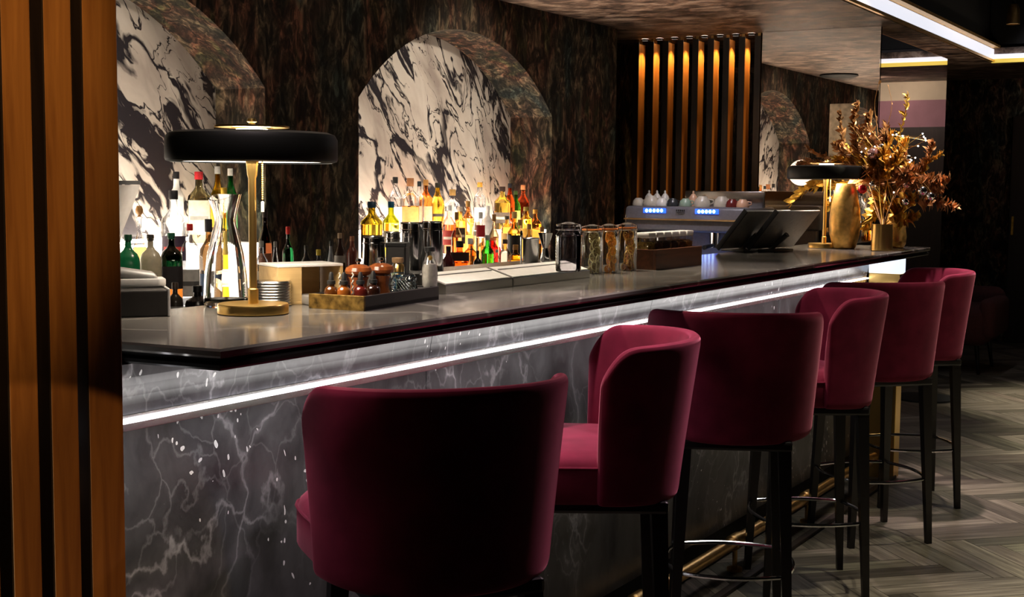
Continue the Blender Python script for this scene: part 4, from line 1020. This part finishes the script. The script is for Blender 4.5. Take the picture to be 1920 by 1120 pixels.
def bottle(lab, px, ytop, w, row, kind='round', glass=(1, 1, 1), liq=None, lvl=.6, cap=(.02, .02, .02), label=None, lz=(.18, .48), sq=0, grp='bottles behind the bar', opaque=False, capm=0, band=None):
    if isinstance(row, tuple): Y, zb = row
    else: Y, zb = {1: (3.36, T1Z-.003), 2: (3.70, T2Z+.002), 3: (3.95, T3Z+.001), 0: (3.16, .942), 5: (3.50, .942)}[row]
    P_ = aty(px, (ytop+500)/2, Y); k = (Vector((P_.x, Y, 1.2))-CAM).dot(CF)/FOC
    r = w*k/2; h = aty(px, ytop, Y).z - zb; h = max(h, .10)
    # keep clear of neighbours by stepping back or forth a little
    y_ = Y
    for tr in range(14):
        y_ = Y + [0, .03, -.03, .06, -.06, .09, -.09, .12, -.12, .15, -.15, .18, -.18, .2][tr]*(1 if row != 3 else .35)
        x_ = aty(px, 450, y_).x
        if row == 3 and not (3.82+r < y_ < 4.05-r*.6): continue
        if row == 2 and not (3.60 < y_ < 3.80): continue
        if all(math.hypot(x_-a, y_-c) > (r+d)*.98 or zz > zb+h for a, c, d, zz in _used): break
    _used.append((x_, y_, r, zb))
    h = aty(px, ytop, y_).z - zb
    t = thing('bottle', lab, 'bottle', (x_, y_, zb), facing(x_, y_), grp)
    pr = PROF[kind]; z_top = pr[-1][1]
    S_ = lambda q_: [(a*r, c*h) for a, c in q_]
    gm = paint(glass, .25) if opaque else tglass(glass)
    if liq and not opaque:
        lo, hi = cutprof(pr, lvl)
        b = B(); lathe(b, S_([(a*.97, c) for a, c in lo]+[(0, lvl)]), 24, close=False, sq=sq); obj('liquid', b, liquid(liq), t)
        b = B(); lathe(b, S_(hi), 24, close=False, sq=sq); obj('glass', b, gm, t)
    else:
        b = B(); lathe(b, S_(pr), 24, close=False, sq=sq); obj('glass', b, gm, t)
    nr = pr[-1][0]*1.12
    if kind == 'decanter':
        b = B(); lathe(b, S_([(0, z_top), (.3, z_top), (.22, .86), (.5, .90), (.5, .95), (.3, 1.0), (0, 1.0)]), 16, close=False)
    else: b = B(); lathe(b, S_([(0, z_top-.03), (nr, z_top-.03), (nr, .99), (nr*.9, 1.0), (0, 1.0)]), 18, close=False)
    obj('cap', b, paint(cap, .4, capm), t)
    if label:
        b = B(); R = r*1.012 if not sq else r*1.01
        lathe(b, [(R, h*lz[0]), (R, h*lz[1])], 20, close=False, a0=-1.15, a1=1.15, sq=sq); o = obj('label', b, paint(label, .55), t)
        if band:
            zc = h*(lz[0]+lz[1])/2; b = B(); lathe(b, [(R*1.008, zc-h*.035), (R*1.008, zc+h*.02)], 20, close=False, a0=-.9, a1=.9, sq=sq); obj('label_band', b, paint(band, .5), o)
    return t
_used = []
GR = (.05, .42, .14); CL = (.96, .97, 1); AM = (.95, .42, .06); OR = (1, .28, .04); YE = (1, .68, .10); BR = (.42, .12, .02)
L_ = 'bottles at the left behind the near lamp'
bottle('matt green flask bottle at the far left with plain dark green front', 240, 440, 43, 1, 'flask', (.012, .20, .075), opaque=True, cap=(.01, .08, .04), grp=L_, sq=.3)
bottle('cream frosted flask bottle right of the matt green one', 282, 440, 40, 1, 'flask', (.55, .47, .33), opaque=True, cap=(.06, .05, .04), grp=L_, sq=.3)
bottle('dark flask bottle with green neck and amber foot at the left', 321, 437, 41, 1, 'flask', (.02, .12, .06), liq=(.45, .14, .02), lvl=.46, cap=(.01, .10, .05), label=(.025, .02, .022), lz=(.26, .56), grp=L_, sq=.3)
bottle('clear gin bottle with bright red cap at the left', 356, 420, 34, 1, 'flask', CL, cap=(.62, .02, .02), label=(.55, .53, .5), lz=(.12, .45), band=(.1, .1, .1), grp=L_, sq=.4)
bottle('tan bottle with blue landscape label and dark carved stopper', 391, 411, 35, 1, 'squat', (.50, .36, .22), liq=(.8, .6, .4), lvl=.4, cap=(.03, .03, .035), label=(.05, .11, .22), lz=(.10, .36), grp=L_)
bottle('broad clear bottle with black neck and navy and red label at the left', 326, 357, 46, 2, 'round', CL, cap=(.012, .012, .014), label=(.05, .03, .06), lz=(.15, .45), band=(.55, .05, .04), grp=L_)
bottle('slim bottle with white neck and black cap in the left niche', 332, 322, 26, 3, 'tall', (.8, .8, .78), opaque=True, cap=(.01, .01, .012), grp=L_)
bottle('tall cream-labelled bottle with red cap in the left niche', 374, 322, 42, 3, 'round', (.30, .26, .16), liq=(.75, .65, .42), lvl=.55, cap=(.6, .03, .04), label=(.66, .61, .48), lz=(.12, .60), band=(.3, .3, .28), grp=L_)
bottle('bright yellow bottle with silver neck in the left niche', 409, 312, 28, 3, 'wine', (.80, .52, .02), liq=(.95, .62, .02), lvl=.7, cap=(.5, .5, .48), label=(.80, .50, .03), lz=(.2, .55), grp=L_)
bottle('green bottle with white cap beside the yellow one', 433, 316, 27, 3, 'wine', GR, liq=(.03, .35, .08), lvl=.66, cap=(.7, .7, .68), label=(.10, .28, .12), grp=L_)
bottle('deep yellow bottle partly behind the carafe', 421, 352, 30, 2, 'round', (.9, .6, .05), liq=(1, .62, .03), lvl=.62, cap=(.7, .45, .05), label=(.82, .56, .10), grp=L_)
bottle('small amber bottle with round brown wooden stopper in the bright glow', 262, 386, 28, 2, 'decanter', CL, liq=(1, .55, .15), lvl=.4, cap=(.35, .17, .05), grp=L_)
bottle('low dark bottle with black cap behind the card terminal', 327, 530, 30, (2.86, .945), 'squat', (.05, .04, .03), opaque=True, cap=(.1, .06, .04), label=(.5, .5, .48), grp=L_)
bottle('low black bottle with gold-yellow label left of the lamp base', 369, 536, 46, (2.80, .945), 'squat', (.015, .013, .012), opaque=True, cap=(.02, .02, .02), label=(.62, .48, .05), lz=(.08, .34), grp=L_)
M_ = 'bottles on the wall counter between the niches'
bottle('tall brown bottle just right of the near lamp stem', 497, 392, 26, 5, 'wine', (.10, .035, .012), liq=(.22, .06, .02), lvl=.6, cap=(.03, .02, .02), label=(.30, .12, .06), grp=M_)
bottle('clear bottle with cream label right of the near lamp stem', 490, 452, 24, 1, 'round', CL, liq=(.6, .4, .2), cap=(.3, .3, .28), label=(.62, .55, .42), grp=M_)
bottle('slim clear bottle with grey neck left of the red-capped one', 516, 453, 20, 5, 'cone', CL, cap=(.35, .34, .33), grp=M_)
bottle('green bottle with bright red cap before the dark wallpaper', 540, 425, 22, 1, 'round', (.03, .30, .10), liq=(.02, .22, .06), lvl=.7, cap=(.75, .02, .02), label=(.03, .06, .03), grp=M_)
bottle('dark bottle with small white neck label right of the red-capped one', 574, 460, 20, 5, 'wine', (.02, .018, .02), opaque=True, cap=(.02, .02, .02), label=(.45, .42, .36), lz=(.3, .6), grp=M_)
bottle('dark bottle with yellow cap in the dim middle row', 597, 468, 22, 5, 'squat', (.03, .03, .04), opaque=True, cap=(.62, .47, .04), label=(.3, .3, .3), grp=M_)
bottle('slim grey pointed bottle in the dim middle row', 620, 452, 20, 5, 'cone', (.30, .32, .36), opaque=True, cap=(.03, .03, .03), grp=M_)
bottle('dark brown bottle with pale cork cap in the dim middle row', 637, 437, 22, 5, 'wine', (.045, .02, .015), opaque=True, cap=(.5, .36, .24), label=(.5, .46, .42), lz=(.45, .58), grp=M_)
bottle('reddish-brown bottle nearest the middle niche edge', 660, 443, 20, 5, 'tall', (.20, .055, .04), opaque=True, cap=(.42, .17, .09), grp=M_)
R_ = 'bottles in front of the middle arched niche'
OLV = (.62, .50, .06)
bottle('broad olive whisky bottle with navy cap at the left of the niche', 697, 378, 42, 2, 'round', (.75, .62, .12), liq=(.72, .46, .05), lvl=.6, cap=(.01, .05, .10), label=(.06, .055, .05), lz=(.12, .42), band=(.5, .47, .35), grp=R_)
bottle('olive-green bottle with blue cap second from the niche left edge', 733, 378, 32, 2, 'round', (.66, .68, .10), liq=(.62, .52, .06), lvl=.62, cap=(.01, .14, .28), label=(.65, .55, .42), grp=R_)
bottle('clear bottle with black and gold neck at the back of the middle niche', 741, 332, 27, 3, 'round', CL, cap=(.02, .02, .02), label=(.8, .72, .6), grp=R_)
bottle('whisky bottle with broad brown cork at the back of the middle niche', 769, 334, 34, 3, 'squat', CL, liq=AM, lvl=.5, cap=(.36, .15, .06), label=(.55, .30, .08), grp=R_)
bottle('slim clear bottle with black cap behind the copper one', 786, 340, 18, 3, 'tall', CL, cap=(.01, .02, .03), grp=R_)
bottle('orange bottle with copper cap and peach label', 798, 337, 26, 3, 'round', (1, .55, .25), liq=(1, .30, .05), lvl=.7, cap=(.45, .22, .06), label=(.85, .42, .24), lz=(.1, .5), grp=R_)
bottle('amber bottle with black cap and dark band in the middle niche', 820, 343, 27, 3, 'wine', (.85, .62, .12), liq=(.95, .48, .05), lvl=.72, cap=(.02, .02, .015), label=(.04, .03, .025), lz=(.32, .38), grp=R_)
bottle('clear bottle with bronze cap glowing white in the niche centre', 848, 355, 30, 3, 'squat', CL, liq=(1, .85, .7), lvl=.4, cap=(.40, .24, .08), label=(.8, .6, .45), grp=R_)
bottle('bottle with dark red label and white shoulder in the niche centre', 842, 385, 26, 2, 'round', CL, liq=(.9, .25, .12), lvl=.6, cap=(.8, .8, .8), label=(.42, .04, .03), band=(.75, .6, .5), grp=R_)
bottle('amber bottle with black label left of the tall white bottle', 862, 388, 22, 2, 'tall', (1, .7, .3), liq=AM, lvl=.7, cap=(.75, .65, .55), label=(.05, .03, .02), lz=(.2, .55), band=(.4, .35, .3), grp=R_)
bottle('orange bottle with bronze cap right of the niche centre', 877, 377, 23, 2, 'round', (1, .6, .3), liq=(1, .40, .10), lvl=.66, cap=(.42, .24, .07), grp=R_)
bottle('tall clear bottle with gold and orange cap at the niche back', 899, 342, 22, 3, 'tall', CL, liq=(1, .82, .6), lvl=.3, cap=(.85, .40, .06), label=(.85, .8, .72), grp=R_)
bottle('milk-white bottle with white cap standing in the brightest glow', 914, 386, 24, 2, 'round', (.85, .85, .85), opaque=True, cap=(.9, .9, .9), grp=R_)
bottle('slim bottle with red band left of the white bottle', 901, 398, 18, 1, 'tall', CL, liq=(1, .8, .7), cap=(.8, .8, .8), label=(.55, .02, .03), lz=(.62, .80), grp=R_)
bottle('golden whisky bottle with black cap and two dark labels', 941, 350, 31, 3, 'round', (1, .86, .45), liq=YE, lvl=.62, cap=(.04, .02, .015), label=(.10, .07, .05), lz=(.15, .4), band=(.8, .7, .4), grp=R_)
bottle('red-orange bottle with black cap behind the golden whisky', 955, 344, 20, 3, 'wine', (1, .3, .08), liq=(1, .16, .02), lvl=.75, cap=(.03, .03, .04), grp=R_)
bottle('green bottle behind the golden ones at the right of the niche', 966, 358, 20, 3, 'wine', (.2, .6, .1), liq=(.15, .5, .05), lvl=.7, cap=(.05, .12, .03), label=(.6, .6, .1), grp=R_)
bottle('copper-necked brandy bottle with dark red shoulders at the niche right', 980, 347, 24, 3, 'round', (1, .45, .2), liq=(.65, .10, .02), lvl=.6, cap=(.80, .30, .12), grp=R_)
bottle('golden bottle with olive cap before the brandy bottle', 986, 388, 23, 2, 'tall', (1, .72, .2), liq=(1, .60, .08), lvl=.7, cap=(.3, .22, .04), label=(.75, .42, .05), grp=R_)
bottle('stout golden bottle with black square label near the steel tin', 964, 397, 27, 1, 'round', (1, .75, .3), liq=YE, lvl=.64, cap=(.5, .32, .10), label=(.02, .02, .02), lz=(.30, .62), grp=R_)
bottle('orange bottle with pale orange cap at the right end of the niche', 1003, 393, 24, 2, 'round', (1, .55, .2), liq=(1, .35, .05), lvl=.62, cap=(.85, .42, .08), grp=R_)
bottle('amber bottle with bronze label just left of the right end bottle', 950, 405, 22, 2, 'round', (1, .7, .3), liq=(1, .5, .07), lvl=.66, cap=(.06, .05, .03), label=(.45, .26, .06), grp=R_)
bottle('faceted orange decanter-like bottle in the front row', 862, 452, 36, 0, 'squat', (1, .5, .25), liq=(1, .22, .03), lvl=.5, cap=(.03, .025, .02), label=(.07, .03, .025), lz=(.55, .75), sq=.4, grp=R_)
bottle('second faceted orange bottle right of the first in the front row', 882, 447, 26, 1, 'squat', (1, .6, .3), liq=(1, .30, .05), lvl=.55, cap=(.7, .68, .66), sq=.4, grp=R_)
bottle('dark wine-red bottle behind the crystal bottle at the front left', 841, 462, 25, 0, 'wine', (.09, .012, .016), opaque=True, cap=(.02, .02, .02), grp=R_)
bottle('pale gold straight bottle in the front row left of the green one', 893, 434, 25, 1, 'tall', (1, .85, .5), liq=(1, .72, .22), lvl=.66, cap=(.8, .7, .55), grp=R_)
bottle('bright green bottle with grey label and grey cap in the front row', 914, 441, 25, 0, 'round', (.25, .8, .2), liq=(.06, .62, .04), lvl=.60, cap=(.38, .38, .36), label=(.36, .35, .33), lz=(.05, .32), grp=R_)
bottle('small black bottle left of the green bottle in the front row', 896, 470, 16, 0, 'round', (.012, .014, .016), opaque=True, cap=(.02, .02, .02), label=(.25, .2, .15), grp=R_)
bottle('ruby red bottle right of the green bottle', 929, 444, 22, 1, 'tall', (.8, .1, .08), liq=(.75, .03, .03), lvl=.7, cap=(.8, .25, .15), grp=R_)
bottle('small clear bottle with brown band right of the green one', 932, 468, 13, 0, 'tall', CL, cap=(.6, .5, .42), label=(.55, .20, .10), lz=(.3, .6), grp=R_)
bottle('dusky clear bottle with dark cap in the front row', 947, 449, 24, 0, 'round', (.85, .75, .65), liq=(.75, .5, .3), lvl=.42, cap=(.05, .03, .02), grp=R_)
bottle('faceted golden-orange bottle in the front row beside the steel tin', 967, 459, 27, 0, 'squat', (1, .65, .2), liq=(1, .45, .06), lvl=.55, cap=(.4, .2, .05), sq=.5, grp=R_)
F_ = 'small bottles in front of the middle niche'
for px, yt, w_, c_, lab in ((856, 398, 20, (1, .38, .1), 'slim orange bottle between the red label and black label bottles'), (926, 402, 20, (1, .75, .45), 'slim peach-coloured bottle right of the milk-white bottle'), (974, 412, 20, (1, .55, .08), 'slim amber bottle behind the stout black-labelled one'), (992, 420, 22, (.95, .5, .06), 'low amber bottle behind the steel mixing tin'), (1016, 426, 22, (.7, .25, .05), 'dim brown-orange bottle beyond the right niche edge')):
    bottle(lab, px, yt, w_, 1, 'round', (1, .8, .55), liq=c_, lvl=.62, cap=(.35, .18, .06), grp=F_)
# small glasses in the front row
for px, lab in ((866, 'small upturned clear glass left in the front row'), (880, 'small upturned clear glass right in the front row')):
    P_ = aty(px, 500, 3.10); t = thing('shot_glass', lab, 'glass', (P_.x, 3.10, .942), 0, 'small glasses at the front of the back bar')
    b = B(); lathe(b, [(0, 0), (.018, 0), (.022, .055), (.020, .055), (.016, .008), (0, .008)], 24, close=False); obj('glass', b, M['clear'], t)

# ================================================================ VASES AND GOLDEN FOLIAGE
def vase(px, py, w, ytop, prof, mat, lab, dy=0):
    p = atz(px, py, Z); k = (p-CAM).dot(CF)/FOC; r = w*k/2; p.y += r*.5+dy; h = aty(px, ytop, p.y).z - Z
    o = thing('gold_vase', lab, 'vase', (p.x, p.y, Z), 0, 'gold vases at the far end of the counter')
    b = B(); q_ = [(a*r, c*h) for a, c in prof]; lathe(b, q_ + [(a*.9, c) for a, c in reversed(q_[2:])], 40, close=False); obj('body', b, mat, o)
    return p, h
V1, h1 = vase(1617, 468, 58, 345, [(0, 0), (.62, 0), (.74, .03), (.95, .22), (1, .42), (.93, .62), (.74, .85), (.60, 1)], M['goldrough'], 'tall gold ovoid vase with hammered skin right of the far lamp', .05)
V2, h2 = vase(1663, 471, 40, 420, [(0, 0), (.94, 0), (1, .03), (.93, 1)], M['gold'], 'short straight gold vase standing in front of the other vases')
V3, h3 = vase(1700, 466, 42, 400, [(0, 0), (.72, 0), (.95, .12), (1, .35), (.82, .75), (.66, 1)], M['goldrough'], 'rounded gold vase right of the straight one', .03)
def leafmesh(bm, mx, L, W, curl):
    n = 4; vsL = []
    for i in range(n+1):
        s = i/n; w2 = W*math.sin(PI*min(1, s*.93+.07))**.8*(1-s*.25); x = L*s; z = -curl*s*s*L
        vsL.append([bm.verts.new(mx @ Vector((x, -w2, z+w2*.35))), bm.verts.new(mx @ Vector((x, 0, z))), bm.verts.new(mx @ Vector((x, w2, z+w2*.35)))])
    for i in range(n):
        for j in range(2): bm.faces.new((vsL[i][j], vsL[i+1][j], vsL[i+1][j+1], vsL[i][j+1]))
VY = 1.72
def branch(pts_px, base, mat, lab, nl=22, L=.045, W=.014, seed=1, both=True, Ys=None, stemr=.0022, grp='gilded branches in the far vases', cat='branch', nm='gilded_branch'):
    rnd = random.Random(seed); nl = nl if nl < 8 else int(nl*1.9)
    pts = [Vector(base)] + [atx(x, y, (6.32 if x < 1585 else 6.32-.30*min(1, (x-1585)/60))+yy) for (x, y), yy in zip(pts_px, Ys or [0]*len(pts_px))]
    # smooth path
    P_ = []
    m_ = len(pts)-1
    for i in range(m_):
        p0, p1, p2, p3 = pts[max(0, i-1)], pts[i], pts[i+1], pts[min(m_, i+2)]
        for k in range(10):
            s = k/10; P_.append(.5*((2*p1)+(p2-p0)*s+(2*p0-5*p1+4*p2-p3)*s*s+(3*p1-p0-3*p2+p3)*s**3))
    P_.append(pts[-1])
    t = thing(nm, lab, cat, tuple(base), 0, grp)
    P_ = [p-Vector(base) for p in P_]
    b = B(); tube(b, P_, [stemr*(1-.6*i/len(P_)) for i in range(len(P_))], 6); obj('stem', b, M['rustleaf'] if mat is M['rustleaf'] else M['goldleaf'], t)
    b = B(); start = int(len(P_)*.33)
    for k in range(nl):
        f_ = k/(nl-1); i = min(len(P_)-2, int(start + (len(P_)-1-start)*f_)); p = P_[i]; d = (P_[i+1]-P_[i]).normalized()
        side = rnd.choice((-1, 1)) if not both else (1 if k % 2 else -1)
        up = d.cross(Vector((0, 1, 0)) + Vector((rnd.uniform(-.5, .5), 0, rnd.uniform(-.5, .5)))).normalized()
        dr = (d*rnd.uniform(.4, .9) + up*side*rnd.uniform(.6, 1) + Vector((rnd.uniform(-.3, .3), rnd.uniform(-.45, .45), rnd.uniform(-.25, .25)))).normalized()
        if k >= nl-1: dr = d
        yv = dr.cross(Vector((rnd.uniform(-.4, .4), 1, rnd.uniform(-.4, .4)))).normalized(); zv = dr.cross(yv)
        mx = Matrix.Translation(p) @ Matrix((( dr.x, yv.x, zv.x, 0), (dr.y, yv.y, zv.y, 0), (dr.z, yv.z, zv.z, 0), (0, 0, 0, 1)))
        s = rnd.uniform(.75, 1.15)*(1-.35*f_); leafmesh(b, mx, L*s*1.15, W*s*1.25, rnd.uniform(-.1, .5))
    obj('leaves', b, mat, t)
    return t
b1 = (V1.x, V1.y, Z+h1*.93); b2 = (V2.x, V2.y, Z+h2*.9); b3 = (V3.x, V3.y, Z+h3*.9)
G = M['goldleaf']; Rr = M['rustleaf']
branch([(1590, 335), (1545, 342), (1510, 355), (1482, 380)], b1, G, 'golden branch drooping left under the far lamp shade', 34, .05, .016, 1)
branch([(1600, 345), (1580, 350), (1562, 372), (1555, 390)], b1, G, 'short golden branch hanging beside the far lamp stem', 20, .045, .012, 2)
branch([(1660, 410), (1640, 395), (1628, 412), (1622, 428)], b2, G, 'golden sprig curling left out of the straight vase', 26, .055, .02, 3)
branch([(1662, 400), (1655, 380), (1640, 368)], b2, G, 'golden sprig rising upright from the straight vase', 22, .055, .02, 4)
branch([(1675, 405), (1690, 385), (1708, 372)], b2, G, 'golden sprig leaning right out of the straight vase', 24, .06, .022, 5)
branch([(1680, 415), (1700, 412), (1716, 402)], b2, G, 'low golden sprig spilling right over the rounded vase', 18, .05, .02, 6)
branch([(1720, 380), (1750, 378), (1790, 388)], b3, Rr, 'bronze branch reaching furthest right above the stools', 40, .05, .014, 7)
branch([(1715, 370), (1740, 350), (1765, 345), (1775, 335)], b3, Rr, 'bronze branch rising gently to the right with broad leaves', 34, .05, .016, 8)
branch([(1690, 360), (1720, 330), (1745, 300), (1764, 288)], b3, G, 'thin gold-green branch reaching up right to a fine tip', 50, .03, .009, 9)
branch([(1700, 350), (1730, 312), (1745, 280), (1748, 268)], b3, Rr, 'bronze feathery branch left of the fine tip', 40, .04, .012, 10)
branch([(1660, 360), (1680, 280), (1695, 220), (1702, 180)], b2, G, 'tall thin golden branch rising highest at the right of the mirror', 34, .035, .009, 11)
branch([(1640, 330), (1648, 270), (1640, 200), (1648, 155)], b1, M['rustleaf'], 'bare dark poppy-like stem topping the arrangement', 3, .03, .02, 12)
branch([(1645, 330), (1660, 250), (1672, 200), (1665, 160)], b1, M['rustleaf'], 'dark twig with few buds rising before the side mirror', 4, .02, .008, 13)
branch([(1615, 320), (1605, 270), (1600, 225), (1608, 195)], b1, Rr, 'dense bronze plume at the upper left of the arrangement', 80, .04, .013, 14)
branch([(1610, 310), (1585, 280), (1578, 240), (1575, 210)], b1, Rr, 'dark plume with round leaves before the pale plaque', 40, .035, .013, 15)
branch([(1600, 320), (1570, 300), (1535, 290), (1512, 275)], b1, Rr, 'long thin bronze spray pointing left above the far lamp', 36, .03, .009, 16)
branch([(1595, 325), (1560, 315), (1525, 305), (1500, 308)], b1, Rr, 'bronze feathery spray just above the far lamp shade', 70, .035, .012, 17)
for k, (p_, lab) in enumerate(([[(1620, 310), (1625, 260), (1630, 215)], 'dense bronze plume in the middle, left of the mirror strip'], [[(1640, 320), (1655, 290), (1660, 250)], 'dense bronze plume crossing the mirror strip'], [[(1650, 330), (1680, 300), (1700, 262)], 'dense bronze plume right of the mirror strip'], [[(1640, 340), (1670, 330), (1700, 300)], 'leafy bronze spray in the heart of the arrangement'], [[(1650, 360), (1690, 350), (1725, 345)], 'low leafy bronze spray spreading right in the heart'], [[(1625, 335), (1645, 325), (1660, 300)], 'short leafy bronze spray above the tall vase'], [[(1600, 320), (1590, 300), (1565, 270)], 'bronze spray spreading left in front of the plaque'])):
    branch(p_, (b1, b1, b2, b1, b2, b1, b1)[k], Rr if k != 2 else G, lab, 85, .045, .015, 30+k, False, Ys=[.09*math.sin(k*2+i) for i in range(3)])
fr_ = random.Random(77)
for k in range(20):
    a = math.radians(fr_.uniform(-15, 195)); ex_ = 1650 + math.cos(a)*fr_.uniform(60, 118); ey_ = 345 - max(-30, math.sin(a)*fr_.uniform(60, 125))
    branch([(1650+(ex_-1650)*.35, 345+(ey_-345)*.4), (ex_*.35+1650*.65+(ex_-1650)*.3, 345+(ey_-345)*.75), (ex_, ey_)], (b1, b2, b3)[k % 3], (Rr, Rr, G)[k % 3], 'leafy bronze or gold branch filling out the dense heart of the bouquet', 60, .045, .014, 60+k, False, Ys=[.1*math.sin(k*1.7+i) for i in range(3)], grp='filler branches in the heart of the bouquet')
# baubles
for px, py, r_, c_, lab in ((1617, 355, .021, 'red', 'shiny red bauble hanging before the tall vase'), (1637, 288, .026, 'pink', 'large dusty pink bauble in the middle of the foliage'), (1700, 345, .020, 'pink', 'small pink bauble right of the vases'), (1703, 296, .013, 'silver', 'bright silver bauble at the upper right of the foliage'), (1730, 358, .022, 'silver', 'silver bauble at the right among bronze leaves'), (1745, 368, .019, 'silver', 'smaller silver bauble lowest at the right'), (1698, 378, .017, 'silver', 'small silver bauble above the rounded vase'), (1653, 275, .014, 'silver', 'small silver bauble near the mirror strip'), (1612, 262, .012, 'gold', 'small gold bauble at the upper left of the foliage'), (1636, 345, .014, 'silver', 'small silver bauble above the red one\'s right')):
    p = atx(px, py, 5.93); t = thing('bauble', lab, 'bauble', tuple(p), 0, 'baubles in the golden foliage')
    m_ = {'red': pbr('red_bauble', (.75, .03, .05), .08, .6), 'pink': pbr('pink_bauble', (.75, .42, .36), .12, .8), 'silver': M['chrome'], 'gold': M['gold']}[c_]
    b = B(); ball(b, (0, 0, 0), r_, 20); obj('ball', b, m_, t); b = B(); lathe(b, [(0, r_), (r_*.22, r_*.97), (r_*.22, r_*1.15), (0, r_*1.15)], 10, close=False); tube(b, [(0, 0, r_*1.1), (0, .05, r_*1.1+.06)], .0008, 4); obj('hanger', b, M['gold'], t)
# fairy lights strung through the bouquet
t = thing('fairy_light_string', 'string of tiny warm fairy lights wound through the golden foliage', 'fairy lights', b1)
rnd = random.Random(9); P_ = [Vector((0, 0, 0))]
for k in range(18):
    px = 1600+rnd.random()*150; py = 250+rnd.random()*120; P_.append(atx(px, py, 5.92+rnd.random()*.12)-Vector(b1))
b = B(); tube(b, P_, .0007, 4); obj('wire', b, M['gold'], t)
for p in P_[1:]:
    b = B(); ball(b, p, .0035, 8); obj('bulb', b, M['bulb'], t)
